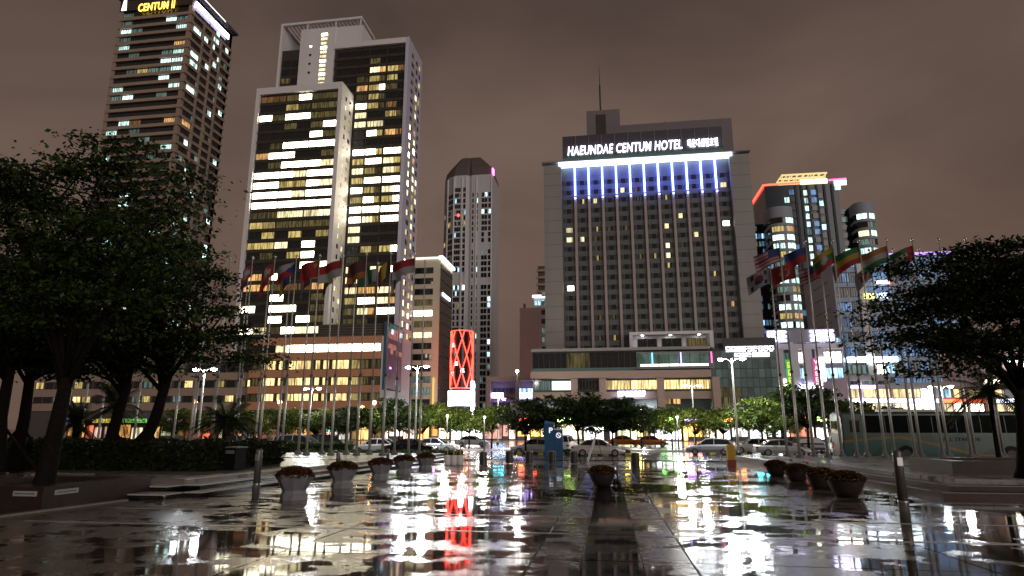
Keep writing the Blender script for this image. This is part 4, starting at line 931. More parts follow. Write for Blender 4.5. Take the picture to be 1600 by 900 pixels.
# ------------------------------------------------------------------ street level shops across the road
def street_shops():
    random.seed(31); Y = 127.0
    base = {'pink': (1, .35, .22), 'orange': (1, .45, .12), 'white': (1, .95, .9), 'amber': (1, .6, .2), 'red': (1, .2, .1), 'cream': (1, .85, .55), 'cool white': (.85, .92, 1), 'rose': (1, .5, .4), 'gold': (1, .7, .2)}
    rows = [('orange', 'between the shade tree trunks, leftmost of the row', 1.5), ('red', 'left of the leaning tree trunk', 1.2), ('orange', 'behind the leaning tree stakes', 1.6), ('amber', 'right of the leaning tree', 1.3), ('red', 'behind the bushy palm', 1.2), ('orange', 'right of the bushy palm', 1.6), ('pink', 'behind the people carrier', 1.4), ('orange', 'behind the dark van', 1.5), ('rose', 'right of the dark van', 2), ('amber', 'added for tree light behind the white saloon at left', 2),
            ('pink', 'behind the black saloon', 4), ('orange', 'left of the lattice drum', 5), ('white', 'under the red lattice', 9), ('rose', 'right of the red lattice', 5), ('orange', 'under the violet signs', 4.5), ('cream', 'behind the parking pillars', 5), ('white', 'left of the hotel entrance', 8), ('gold', 'under the amber shop windows', 4.5), ('cool white', 'under the middle of the hotel podium', 9), ('orange', 'right of the leaning barrier arm', 5),
            ('cream', 'behind the silver hatchback', 5), ('white', 'behind the yellow bollard', 8), ('pink', 'behind the grey white saloon', 5), ('cool white', 'left of the coach tail', 6)]
    u = 80.0
    for i, (tone, where, st) in enumerate(rows):
        u1 = u + 52; x0, x1 = P(u, 680, Y).x, P(u1, 680, Y).x; W = x1 - x0 - .3; h = 4.8 + .5 * (i % 3)
        o = thing('street_shop', '%s lit street shop front %s' % (tone, where), 'shop', (x0, Y, GB + .12), group='lit shop fronts across the road')
        b = MB(); b.box(0, W, .3, 4.6, 0, h); b.build('wall', M_roofdark, o)
        col = base[tone]; n = random.choice((3, 4, 5)); cuts = sorted(random.uniform(.1, .9) for _ in range(n - 1)); cuts = [0] + cuts + [1]
        for k in range(n):
            a, c = cuts[k] * W + .12, cuts[k + 1] * W - .12
            if c - a < .3: continue
            var = random.choice(('a', 'b', 'c')); f = {'a': 1.5, 'b': .8, 'c': .25}[var]
            g = lit('shop_front_%s_%s_%s' % (tone, var, st), col if var != 'b' else tuple(min(1, .4 + q) for q in col), st * f, lo=.15, curtain=2.5, rnd=.5, sample=var != 'c')
            m = MB(); m.box(a, c, .2, .28, random.choice((.1, .3, .8)), random.uniform(2.4, 3.2)); m.build('shop_window', g, o)
        for k in range(1, n): m = MB(); m.box(W * cuts[k] - .12, W * cuts[k] + .12, .02, .3, 0, 3.4); m.build('door_post', M_fdark, o)
        a, c = sorted((random.uniform(0, .5), random.uniform(.5, 1)))
        m = MB(); m.box(0, W, -.3, .3, 3.42, 4.4); m.build('sign_board', M_fdark, o)
        glyphs(random.choice((3, 4, 5)), W * a, W * c, 3.55, 4.35, -.32, glow('shop_sign_%d_%d' % (i % 8, i > 9), ((.1, .25, 1), (1, .75, .05), (.25, 1, .12), (.5, .2, 1), (1, .3, .05), (.1, .8, 1), (1, .08, .05), (.6, 1, .2))[i % 8], 18 if i > 9 else .7), o)
        m = MB(); m.box(0, W, -1.2, .3, 3.25, 3.4); m.build('awning', M_fdark, o)
        u = u1
street_shops()

# ------------------------------------------------------------------ vegetation
def leaf_mat(name, col, var=.3, tr=.25):
    m = bpy.data.materials.new(name); m.use_nodes = True; t = m.node_tree; L = t.links.new; p = t.nodes['Principled BSDF']; out_ = t.nodes['Material Output']
    p.inputs['Roughness'].default_value = .5; p.inputs['Specular IOR Level'].default_value = .25
    g = t.nodes.new('ShaderNodeNewGeometry'); r = t.nodes.new('ShaderNodeMapRange'); r.inputs[3].default_value = 1 - var; r.inputs[4].default_value = 1 + var; L(g.outputs['Random Per Island'], r.inputs[0])
    c = t.nodes.new('ShaderNodeTexCoord'); n = t.nodes.new('ShaderNodeTexNoise'); n.inputs['Scale'].default_value = .9; L(c.outputs['Object'], n.inputs[0])
    r2 = t.nodes.new('ShaderNodeMapRange'); r2.inputs[1].default_value = .3; r2.inputs[2].default_value = .7; r2.inputs[3].default_value = .6; r2.inputs[4].default_value = 1.35; L(n.outputs[0], r2.inputs[0])
    mu = t.nodes.new('ShaderNodeMath'); mu.operation = 'MULTIPLY'; L(r.outputs[0], mu.inputs[0]); L(r2.outputs[0], mu.inputs[1])
    h = t.nodes.new('ShaderNodeVectorMath'); h.operation = 'SCALE'; h.inputs[0].default_value = col; L(mu.outputs[0], h.inputs[3]); L(h.outputs[0], p.inputs['Base Color'])
    tl = t.nodes.new('ShaderNodeBsdfTranslucent'); L(h.outputs[0], tl.inputs[0]); mx_ = t.nodes.new('ShaderNodeMixShader'); mx_.inputs[0].default_value = tr
    L(p.outputs[0], mx_.inputs[1]); L(tl.outputs[0], mx_.inputs[2]); L(mx_.outputs[0], out_.inputs[0]); MATS[name] = m; return m
V_dark = leaf_mat('leaf_dark_green', (.018, .031, .008))
V_mid = leaf_mat('leaf_mid_green', (.060, .100, .022))
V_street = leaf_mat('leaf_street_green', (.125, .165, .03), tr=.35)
V_shade = leaf_mat('leaf_shaded_green', (.035, .058, .014))  # darker copy of the street leaf, shade put into its colour
V_hedge = leaf_mat('leaf_hedge_green', (.022, .032, .009))
V_palm = leaf_mat('leaf_palm_green', (.035, .05, .022))
V_bark = mat('dark_bark', (.012, .009, .008), .9, var=.35, scale=12, bump=.6, spec=.08)
V_flower = leaf_mat('flower_red_brown', (.13, .035, .02))
V_flower2 = leaf_mat('flower_leaf_olive', (.08, .085, .02))

def leaf_mesh(name, pts, size, seed, m, up=.55, asp=1.7):
    rg = np.random.default_rng(seed); n = len(pts); pts = np.asarray(pts, float)
    nrm = rg.normal(size=(n, 3)); nrm[:, 2] = np.abs(nrm[:, 2]) + up; nrm /= np.linalg.norm(nrm, axis=1)[:, None]
    a = np.cross(nrm, rg.normal(size=(n, 3))); a /= np.linalg.norm(a, axis=1)[:, None]; b = np.cross(nrm, a)
    s = size * rg.uniform(.6, 1.3, n)[:, None]; a = a * s * asp * .5; b = b * s * .5
    v = np.stack([pts - a, pts - b * .9 + nrm * s * .1, pts + a, pts + b * .9 + nrm * s * .1], 1).reshape(-1, 3)
    me = bpy.data.meshes.new(name); me.vertices.add(4 * n); me.vertices.foreach_set('co', v.ravel())
    me.loops.add(4 * n); me.loops.foreach_set('vertex_index', np.arange(4 * n, dtype=np.int32))
    me.polygons.add(n); me.polygons.foreach_set('loop_start', np.arange(0, 4 * n, 4, dtype=np.int32)); me.polygons.foreach_set('loop_total', np.full(n, 4, np.int32))
    ms = m if isinstance(m, (list, tuple)) else [m]
    for q in ms: me.materials.append(q)
    if len(ms) > 1: me.polygons.foreach_set('material_index', rg.integers(0, len(ms), n).astype(np.int32))
    me.update(calc_edges=True); return me

def crown_points(blobs, ncl, per, rcl, seed, flat=.13):
    rg = np.random.default_rng(seed); vol = np.array([b[3] * b[4] * b[5] for b in blobs]) ** .67; vol /= vol.sum(); cl = []; pts = []
    for _ in range(ncl):
        b = blobs[rg.choice(len(blobs), p=vol)]; d = rg.normal(size=3); d /= np.linalg.norm(d); q = rg.uniform(.35, 1) ** .5
        c = np.array(b[:3]) + d * q * np.array(b[3:]); cl.append(c); k = int(per * rg.uniform(.5, 1.4)); r = rcl * rg.uniform(.6, 1.3)
        o = rg.normal(size=(k, 3)) * r * .5; o[:, 2] *= flat; o[:, 2] -= .12 * (o[:, 0] ** 2 + o[:, 1] ** 2) / r
        pts.append(c + o)
    return cl, np.concatenate(pts)

def big_tree(label, base, fork, blobs, ncl, per, rcl, leaf, r0, seed, m=V_dark, stakes=False, nl=14, name='shade_tree', group=None):
    base = Vector(base); o = thing(name, label, 'tree', base, 0, group); rg = random.Random(seed)
    L = lambda p: Vector(p) - base
    cl, pts = crown_points(blobs, ncl, per, rcl, seed)
    fk = L(fork); b = MB(); mid = fk * .5 + Vector((rg.uniform(-.1, .1), rg.uniform(-.1, .1), 0))
    b.tube([(0, 0, -.15), (0, 0, .12), tuple(mid * .5), tuple(mid), tuple(fk)], [r0 * 1.7, r0 * 1.15, r0, r0 * .9, r0 * .72], 10); b.build('trunk', V_bark, o, smooth=True)
    step = max(1, len(cl) // nl); lb = MB()
    for i in range(0, len(cl), step):
        e = L(cl[i]); st = fk * rg.uniform(.82, 1); dv = e - st; k1 = st + dv * .35 + Vector((rg.uniform(-.2, .2), rg.uniform(-.2, .2), dv.length * .12)); k2 = st + dv * .72 + Vector((rg.uniform(-.2, .2), rg.uniform(-.2, .2), dv.length * .06))
        lb.tube([st, k1, k2, e], [r0 * .42, r0 * .3, r0 * .17, r0 * .05], 6)
        for _ in range(3):
            e2 = L(cl[rg.randrange(len(cl))])
            if (e2 - k2).length < dv.length * .9: lb.tube([k1.lerp(k2, rg.random()), k2.lerp(e2, .5) + Vector((0, 0, .15)), e2], [r0 * .16, r0 * .1, r0 * .03], 5)
    lb.build('limbs', V_bark, o, smooth=True)
    link('crown', leaf_mesh('crown', pts - np.array(base), leaf, seed, m), o)
    if stakes:
        for a in range(3):
            q = MB(); an = a * 2.1 + .4; top = fk * .42; q.tube([(1.1 * math.cos(an), 1.1 * math.sin(an), -.1), tuple(top)], .045, 6); q.build('support_stake', V_bark, o)
    return o
def blob(u, v, ru, rv, D, dd=0):
    c = PD(u, v, D + dd); k = D / F; return (c.x, c.y, c.z, ru * k, ru * k * .9, rv * k)
def bl(D, *q): return [blob(*(list(a[:4]) + [D] + list(a[4:]))) for a in q]

def onz(u, v, D, z): p = PD(u, v, D); p.z = z; return p
big_tree('spreading dark shade tree in the stone planter nearest the camera, left edge', onz(72, 735, 15.5, .25), PD(105, 590, 15.5),
         bl(15.5, (100, 290, 120, 50), (215, 300, 110, 55), (40, 370, 120, 90), (180, 390, 130, 70), (90, 460, 150, 70), (250, 360, 75, 45), (155, 225, 55, 16), (-40, 300, 90, 70)), 195, 135, .95, .085, .2, 1, [V_dark, V_mid])
big_tree('leaning staked shade tree with boughs reaching towards the flagpoles', onz(214, 692, 25, .4), PD(262, 590, 25),
         bl(25, (255, 430, 90, 60), (320, 415, 45, 22), (290, 500, 90, 60), (345, 540, 75, 32), (230, 540, 80, 45), (390, 548, 32, 16)), 150, 110, 1.2, .11, .24, 2, [V_dark, V_dark, V_mid], True)
big_tree('staked shade tree left of the leaning one in the hedge bed', onz(168, 690, 24, .4), PD(200, 600, 24), bl(24, (180, 510, 100, 60), (120, 540, 90, 50), (190, 440, 90, 60)), 120, 105, 1.2, .11, .22, 3, V_dark, True)
big_tree('thin dark shade tree behind the hedge, farthest left', onz(8, 672, 21, .4), PD(16, 575, 21), bl(21, (0, 480, 110, 80), (-60, 430, 90, 90)), 110, 85, 1.15, .12, .2, 4, V_dark, True)
big_tree('dark shade tree behind the hedge with a forked support', onz(32, 672, 22.5, .4), PD(48, 580, 22.5), bl(22.5, (60, 500, 110, 70), (100, 545, 80, 45)), 110, 85, 1.15, .12, .2, 5, V_dark, True)
big_tree('wide black leaved shade tree at the right edge before the coach', onz(1600, 716, 19, .4), PD(1592, 600, 19),
         bl(19, (1480, 425, 95, 40), (1425, 470, 60, 45), (1400, 515, 45, 30), (1560, 420, 100, 40), (1455, 555, 70, 30), (1545, 505, 100, 60), (1640, 470, 110, 80), (1500, 490, 80, 60)), 250, 125, 1.0, .09, .2, 6, V_dark)

def palm(label, base, h, fl, n, seed, tr=.16):
    o = thing('palm_tree', label, 'palm', base, 0, 'palms between the flagpoles'); rg = random.Random(seed)
    b = MB(); b.tube([(0, 0, -.2), (0, 0, h * .5), (.05, 0, h)], [tr * 1.3, tr, tr * 1.15], 8); b.build('trunk', V_bark, o)
    for i in range(n):
        a = rg.uniform(0, 6.28); el = rg.uniform(-.5, 1.25); d = Vector((math.cos(a), math.sin(a), 0)); f = MB(); pts = []
        for k in range(9):
            t = k / 8; pts.append(Vector((0, 0, h)) + d * fl * t * math.cos(el) + Vector((0, 0, fl * (t * math.sin(el) - .55 * t * t * math.cos(el)))))
        f.tube(pts, [.02] * 8 + [.006], 4); sd = d.cross(Vector((0, 0, 1)))
        for k in range(1, 9):
            for q in range(3):
                p = pts[k - 1].lerp(pts[k], q / 3); ln = fl * .28 * math.sin(math.pi * min(.98, (k + q / 3) / 9.5) * .8 + .35)
                for s in (-1, 1):
                    tip = p + sd * s * ln + (pts[k] - pts[k - 1]).normalized() * ln * .55 - Vector((0, 0, ln * .3)); w_ = (pts[k] - pts[k - 1]).normalized() * .02
                    f.add([p - w_, p + w_, tip], [(0, 1, 2)])
        f.build('frond', V_palm, o)
    return o
palm('bushy palm left of the dark litter bin', onz(352, 697, 31, .2), 1.75, 1.75, 46, 1, .2)
palm('small palm among the staked trees at far left', onz(118, 680, 33, .2), 1.7, 1.5, 30, 2)
palm('palm half hidden behind the leaning tree', onz(176, 680, 34, .2), 2.6, 1.8, 34, 3)
palm('palm with drooping fronds under the right shade tree', onz(1560, 712, 30, .1), 3.2, 1.9, 44, 4, .09)

def hedge(label, x0, x1, y0, y1, z0, z1, seed, dens=900, name='clipped_hedge', m=V_hedge, size=.07):
    rg = np.random.default_rng(seed); cx, cy = (x0 + x1) / 2, (y0 + y1) / 2; o = thing(name, label, 'hedge', (cx, cy, z0)); h = z1 - z0
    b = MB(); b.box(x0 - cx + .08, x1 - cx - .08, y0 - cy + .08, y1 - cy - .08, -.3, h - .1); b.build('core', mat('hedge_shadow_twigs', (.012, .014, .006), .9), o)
    ar = [((x1 - x0) * (y1 - y0), 0), ((x1 - x0) * h, 1), ((y1 - y0) * h, 2), ((y1 - y0) * h, 3)]; P_ = []
    for a, k in ar:
        n = int(min(9000, a * dens)); u = rg.uniform(0, 1, (n, 3))
        X_ = x0 - cx + u[:, 0] * (x1 - x0); Y_ = y0 - cy + u[:, 1] * (y1 - y0); Z_ = u[:, 2] * h; j = rg.normal(size=n) * .05
        if k == 0: Z_ = h - .04 + j + .05 * np.sin(X_ * 3.1 + Y_ * 2.3)
        if k == 1: Y_ = y0 - cy + j
        if k == 2: X_ = x0 - cx + j
        if k == 3: X_ = x1 - cx + j
        P_.append(np.stack([X_, Y_, Z_], 1))
    link('foliage', leaf_mesh('foliage', np.concatenate(P_), size, seed, m), o); return o
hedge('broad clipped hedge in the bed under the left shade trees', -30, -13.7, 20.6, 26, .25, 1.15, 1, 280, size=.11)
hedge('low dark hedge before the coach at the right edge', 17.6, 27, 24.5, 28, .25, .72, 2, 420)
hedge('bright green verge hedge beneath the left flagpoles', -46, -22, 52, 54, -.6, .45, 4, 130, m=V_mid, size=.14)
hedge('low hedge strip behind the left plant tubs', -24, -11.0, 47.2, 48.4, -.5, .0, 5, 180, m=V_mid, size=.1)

# street trees
def street_proto(seed, h=5.4):
    rg = random.Random(seed); base = Vector((0, 0, 0)); r = h * .40
    bls = [(rg.uniform(-.5, .5), rg.uniform(-.5, .5), h * .68, r, r, h * .27)] + [(rg.uniform(-1, 1) * r * .7, rg.uniform(-1, 1) * r * .7, h * rg.uniform(.48, .84), r * .55, r * .55, h * .16) for _ in range(5)]
    cl, pts = crown_points(bls, 120, 42, .6, seed, .4)
    t = MB(); fk = Vector((rg.uniform(-.15, .15), 0, h * .36)); t.tube([(0, 0, -.1), tuple(fk * .5), tuple(fk)], [.11, .085, .075], 7)
    for c in cl[::6]: c = Vector(c); t.tube([tuple(fk * .95), tuple(fk.lerp(c, .5) + Vector((0, 0, .2))), tuple(c)], [.05, .032, .01], 5)
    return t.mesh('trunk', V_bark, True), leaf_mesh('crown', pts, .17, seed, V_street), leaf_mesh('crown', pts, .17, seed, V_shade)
PRO = [street_proto(40 + i) for i in range(5)]
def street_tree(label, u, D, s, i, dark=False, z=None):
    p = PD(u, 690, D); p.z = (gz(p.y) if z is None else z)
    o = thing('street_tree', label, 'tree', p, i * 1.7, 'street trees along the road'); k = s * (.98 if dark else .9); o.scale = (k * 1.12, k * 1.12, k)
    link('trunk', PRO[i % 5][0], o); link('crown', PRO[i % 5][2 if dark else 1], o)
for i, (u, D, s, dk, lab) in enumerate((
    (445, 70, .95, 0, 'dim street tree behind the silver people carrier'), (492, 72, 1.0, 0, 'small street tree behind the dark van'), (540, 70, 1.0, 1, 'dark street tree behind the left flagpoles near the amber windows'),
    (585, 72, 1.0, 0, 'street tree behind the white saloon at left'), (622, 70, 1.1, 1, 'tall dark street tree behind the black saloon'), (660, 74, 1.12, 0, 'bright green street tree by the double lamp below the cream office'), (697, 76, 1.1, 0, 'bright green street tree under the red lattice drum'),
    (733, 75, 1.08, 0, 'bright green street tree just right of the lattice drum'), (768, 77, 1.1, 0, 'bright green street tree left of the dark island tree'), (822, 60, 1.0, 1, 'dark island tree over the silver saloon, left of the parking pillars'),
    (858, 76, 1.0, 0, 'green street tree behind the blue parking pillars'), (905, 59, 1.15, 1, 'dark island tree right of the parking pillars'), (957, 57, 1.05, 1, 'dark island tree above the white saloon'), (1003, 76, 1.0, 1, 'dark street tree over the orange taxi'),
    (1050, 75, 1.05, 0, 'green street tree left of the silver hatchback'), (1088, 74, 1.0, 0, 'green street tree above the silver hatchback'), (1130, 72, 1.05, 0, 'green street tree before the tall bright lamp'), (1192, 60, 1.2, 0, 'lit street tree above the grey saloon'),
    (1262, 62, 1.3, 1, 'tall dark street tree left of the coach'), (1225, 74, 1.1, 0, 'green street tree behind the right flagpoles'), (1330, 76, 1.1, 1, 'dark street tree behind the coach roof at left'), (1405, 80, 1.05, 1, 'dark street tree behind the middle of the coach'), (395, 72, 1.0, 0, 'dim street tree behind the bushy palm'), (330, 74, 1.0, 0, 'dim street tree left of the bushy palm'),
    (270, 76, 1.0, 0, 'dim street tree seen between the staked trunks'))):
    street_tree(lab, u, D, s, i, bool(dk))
# planting islands with striped kerbs in the parking
M_yb = mat('yellow_kerb_paint', (.55, .38, .03), .5); M_bk = mat('black_kerb_paint', (.02, .02, .02), .5)
def island(label, u0, u1, v, dy, seed):
    a, b_ = G(u0, v), G(u1, v); y = (a.y + b_.y) / 2; x0, x1 = a.x, b_.x; o = thing('planting_island', label, 'planting bed', (x0, y, gz(y)))
    n = max(6, int((x1 - x0) / .5))
    for i in range(n): q = MB(); q.box((x1 - x0) * i / n, (x1 - x0) * (i + 1) / n, 0, .2, -.1, .18); q.build('kerb_stone', M_yb if i % 2 else M_bk, o)
    q = MB(); q.box(0, x1 - x0, .2, dy, -.1, .17); q.build('soil', M_soil, o)
    rg = np.random.default_rng(seed); k = int((x1 - x0) * dy * 90); pts = np.stack([rg.uniform(0, x1 - x0, k), rg.uniform(.2, dy, k), .17 + rg.uniform(0, .28, k)], 1)
    link('ground_cover', leaf_mesh('ground_cover', pts, .12, seed, V_hedge), o)
island('striped kerb island with low plants around the parking pillars', 797, 985, 710.5, 2.2, 3)
island('striped kerb island with grass left of the yellow bollard', 1102, 1175, 708.5, 1.6, 5)

# ------------------------------------------------------------------ flagpoles and flags
ORD = ['first', 'second', 'third', 'fourth', 'fifth', 'sixth', 'seventh', 'eighth', 'ninth', 'tenth', 'eleventh', 'twelfth', 'thirteenth', 'fourteenth']
M_pole = mat('flagpole_metal', (.46, .46, .42), .35, .35, var=.1, scale=2)
PH = 13.3
pb = MB(); pb.tube([(0, 0, 0), (0, 0, 5.1)], [.085, .078], 10); POLE_LOW = pb.mesh('shaft', M_pole, True)
pb = MB(); pb.tube([(0, 0, 5.1), (0, 0, PH)], [.062, .035], 8); POLE_UP = pb.mesh('upper_shaft', M_pole, True)
pb = MB(); pb.lathe([(.09, 5.02), (.1, 5.06), (.1, 5.16), (.07, 5.2)], 10); POLE_COL = pb.mesh('collar', M_fdark)
pb = MB(); pb.lathe([(.02, PH), (.08, PH + .05), (.1, PH + .12), (.07, PH + .2), (.01, PH + .24)], 10); POLE_TOP = pb.mesh('finial', M_steel, True)
pb = MB(); pb.lathe([(.24, -.05), (.24, .12), (.14, .2), (.1, .34)], 12); POLE_BASE = pb.mesh('base', mat('pole_base_concrete', (.16, .155, .14), .6))
POLES = {}
def flagpole(key, u, D, label, group, sc=1.0):
    p = PD(u, 707, D); p.z = gz(p.y) + .42
    if p.y > 46.5: p.z = gz(p.y) + .02
    o = thing('flagpole', label, 'flagpole', p, 0, group); o.scale = (1, 1, sc)
    for n, me in (('shaft', POLE_LOW), ('upper_shaft', POLE_UP), ('collar', POLE_COL), ('finial', POLE_TOP), ('base', POLE_BASE)): link(n, me, o)
    POLES[key] = (p, sc)
LB_ = [638, 597.6, 557, 517, 478.7, 440, 404, 367, 329, 294]; LA_ = [655, 616, 577, 541, 503, 466, 431.7, 397, 362, 327, 298, 268]
for i, u in enumerate(LB_): flagpole('LB%d' % i, u, 41.5 + .18 * i, 'steel flagpole in the nearer left row, %s counted from the plaza' % ORD[i], 'left flagpoles')
for i, u in enumerate(LA_): flagpole('LA%d' % i, u, 43.8 + .22 * i, 'steel flagpole in the farther left row, %s counted from the plaza' % ORD[i], 'left flagpoles')
for i, u in enumerate((236, 206, 176, 150, 122, 96)): flagpole('LC%d' % i, u, 46 + .4 * i, 'steel flagpole seen between the shade tree trunks, %s counted from the palm' % ORD[i], 'left flagpoles')
RB_ = [1249, 1293, 1339, 1383, 1429.5, 1473, 1517.5, 1563]; RA_ = [1230, 1271, 1315, 1355, 1398, 1439, 1482, 1524, 1568]
for i, u in enumerate(RB_): flagpole('RB%d' % i, u, 39.8 - .1 * i, 'steel flagpole in the nearer right row, %s counted from the plaza' % ORD[i], 'right flagpoles', 1.02)
for i, u in enumerate(RA_): flagpole('RA%d' % i, u, 42.0 - .1 * i, 'steel flagpole in the farther right row, %s counted from the plaza' % ORD[i], 'right flagpoles', 1.02)

FC = {'r': (.55, .02, .02), 'w': (.62, .62, .62), 'b': (.02, .05, .28), 'g': (.02, .22, .06), 'y': (.65, .45, .03), 'k': (.015, .015, .015), 'o': (.62, .22, .04), 'n': (.16, .05, .03), 'l': (.35, .40, .45), 'd': (.18, .012, .03)}
FM = {k: mat('flag_cloth_' + k, tuple(.34 * q for q in c), .8, var=.08, scale=4) for k, c in FC.items()}; FK = list(FC)
def flag(key, label, fn, wl=1.9, ht=1.25, droop=.5, ph=0.0, top=.25):
    wl *= .8; ht *= .78
    (p, sc) = POLES[key]; nx, nz_ = 18, 12; b = MB(); V = {}
    o_ = Vector((p.x, p.y, p.z + (PH - top) * sc))
    for i in range(nx + 1):
        for j in range(nz_ + 1):
            s = i / nx; t = j / nz_
            x = -.06 - wl * s * (1 - .22 * droop) + .05 * math.sin(5 * s + ph + t); y = .2 * math.sin(7 * s + ph + 1.5 * t) * s ** .6
            z = -ht * t - droop * wl * s ** 1.3 * (.75 + .25 * t) + .06 * math.sin(6 * s + ph) * s
            V[i, j] = len(b.v); b.v.append((x, y, z))
    for i in range(nx):
        for j in range(nz_):
            b.f.append([V[i, j + 1], V[i + 1, j + 1], V[i + 1, j], V[i, j]]); b.m.append(FK.index(fn((i + .5) / nx, (j + .5) / nz_)))
    me = b.mesh('flag', [FM[k] for k in FK], True); o = link('flag', me, None, o_); tag(o, label, 'flag', 'national flags on the poles')
H = lambda s_: (lambda x, y: s_[min(len(s_) - 1, int(y * len(s_)))])
Vt = lambda s_: (lambda x, y: s_[min(len(s_) - 1, int(x * len(s_)))])
def disc(bg, fg, cx, cy_, r): return lambda x, y: fg if ((x - cx) * 1.5) ** 2 + (y - cy_) ** 2 < r * r else bg(x, y)
czech = lambda x, y: 'b' if x < .5 - abs(y - .5) else ('w' if y < .5 else 'r')
stripes = lambda x, y: 'b' if (x < .42 and y < .54) else ('r' if int(y * 9) % 2 == 0 else 'w')
def turkey(x, y):
    a = ((x - .38) * 1.5) ** 2 + (y - .5) ** 2 < .075; c = ((x - .43) * 1.5) ** 2 + (y - .5) ** 2 < .048; s = ((x - .58) * 1.5) ** 2 + (y - .5) ** 2 < .008
    return 'w' if (a and not c) or s else 'r'
def korea(x, y):
    q = ((x - .5) * 1.5) ** 2 + (y - .5) ** 2
    if q < .07: return 'r' if y < .5 else 'b'
    return 'k' if min(abs(x - .2), abs(x - .8)) < .06 and min(abs(y - .2), abs(y - .8)) < .1 else 'w'
swiss = lambda x, y: 'w' if (abs(x - .5) < .1 and abs(y - .5) < .34) or (abs(y - .5) < .13 and abs(x - .5) < .26) else 'r'
uae = lambda x, y: 'r' if x < .27 else ('g' if y < .33 else ('w' if y < .67 else 'k'))
flag('LB7', 'limp red flag with a white cross on the leftmost near pole by the tree boughs', swiss, droop=1.3, wl=1.1, ph=.3)
flag('LB6', 'red flag with a white cross hanging in loose folds left of the blue wedge flag', swiss, droop=.95, wl=1.5, ph=1.1)
flag('LA8', 'limp red and blue flag among the farthest left boughs', H('rb'), droop=1.4, wl=1.0, ph=.6)
flag('LA7', 'limp red and white flag on a far left pole between the two crosses', H('wr'), droop=1.3, wl=1.1, ph=2.0)
flag('LB5', 'white over red flag with a blue wedge at the hoist', czech, droop=.45, ph=.2)
flag('LA6', 'limp dark blue and gold flag low behind the blue wedge flag', Vt('by'), droop=1.2, wl=1.2, ph=1.7)
flag('LB4', 'plain red flag with a small gold star cluster', disc(lambda x, y: 'r', 'y', .2, .25, .14), droop=.25, wl=1.8, ht=1.5, ph=.9)
flag('LA5', 'limp white and brown flag behind the plain red flag', Vt('nw'), droop=1.2, wl=1.2, ph=.2)
flag('LB3', 'red over white flag flying level before the white end wall', H('rw'), droop=.35, wl=2.2, ht=1.5, ph=2.2)
flag('LA4', 'limp yellow, green and brown flag on a far pole', Vt('ygn'), droop=1.2, wl=1.2, ph=1.0)
flag('LA3', 'limp dark red flag with a white patch', disc(lambda x, y: 'd', 'w', .5, .4, .16), droop=1.4, wl=1.0, ph=.5)
flag('LB2', 'brown flag with an orange lower half', H('nno'), droop=.4, wl=1.8, ht=1.6, ph=1.4)
flag('LA2', 'green and white flag of upright bands', Vt('wgwg'), droop=.35, wl=1.8, ph=2.7)
flag('LB1', 'limp black, yellow and red flag', Vt('kyr'), droop=1.15, wl=1.3, ht=1.4, ph=.1)
flag('LA1', 'limp grey white flag before the floodlight tinted end wall', lambda x, y: 'l' if x < .7 else 'w', droop=1.25, wl=1.2, ph=1.9)
flag('LB0', 'red over white flag flying level on the pole nearest the plaza', H('rw'), droop=.3, wl=2.1, ht=1.3, ph=.7)
flag('RA0', 'white flag with a red and blue roundel and black bars', korea, droop=.5, wl=2.1, ht=1.4, ph=.4, top=1.0)
flag('RB0', 'red and white striped flag with a blue canton next to the hotel pier', stripes, droop=.42, wl=2.2, ph=1.2)
flag('RA1', 'red flag with a white crescent', turkey, droop=.3, wl=2.1, ht=1.4, ph=.8, top=.7)
flag('RB1', 'blue over red flag', H('br'), droop=.45, wl=1.9, ph=2.0)
flag('RA2', 'blue and red striped flag between the crescent and star flags', stripes, droop=.4, wl=2.1, ph=2.6, top=.8)
flag('RB2', 'yellow, green and red flag with a white star', disc(H('ygr'), 'w', .5, .5, .22), droop=.7, wl=1.8, ht=1.4, ph=.3)
flag('RA3', 'limp white and violet grey flag', Vt('wl'), droop=1.1, wl=1.3, ph=1.6)
flag('RB3', 'green, yellow and red flag of level bands', H('gyr'), droop=.5, wl=2.2, ht=1.4, ph=1.0)
flag('RA4', 'white flag with a red disc', disc(lambda x, y: 'w', 'r', .5, .5, .3), droop=.9, wl=1.5, ht=1.3, ph=.2, top=.8)
flag('RB4', 'orange, white and green flag', H('owg'), droop=.45, wl=2.1, ht=1.4, ph=.6)
flag('RA5', 'limp dark red flag near the right tree crown', lambda x, y: 'd', droop=1.4, wl=1.0, ph=1.3)
flag('RB5', 'green, white and black flag with a red hoist band', uae, droop=.5, wl=1.9, ht=1.3, ph=.9)

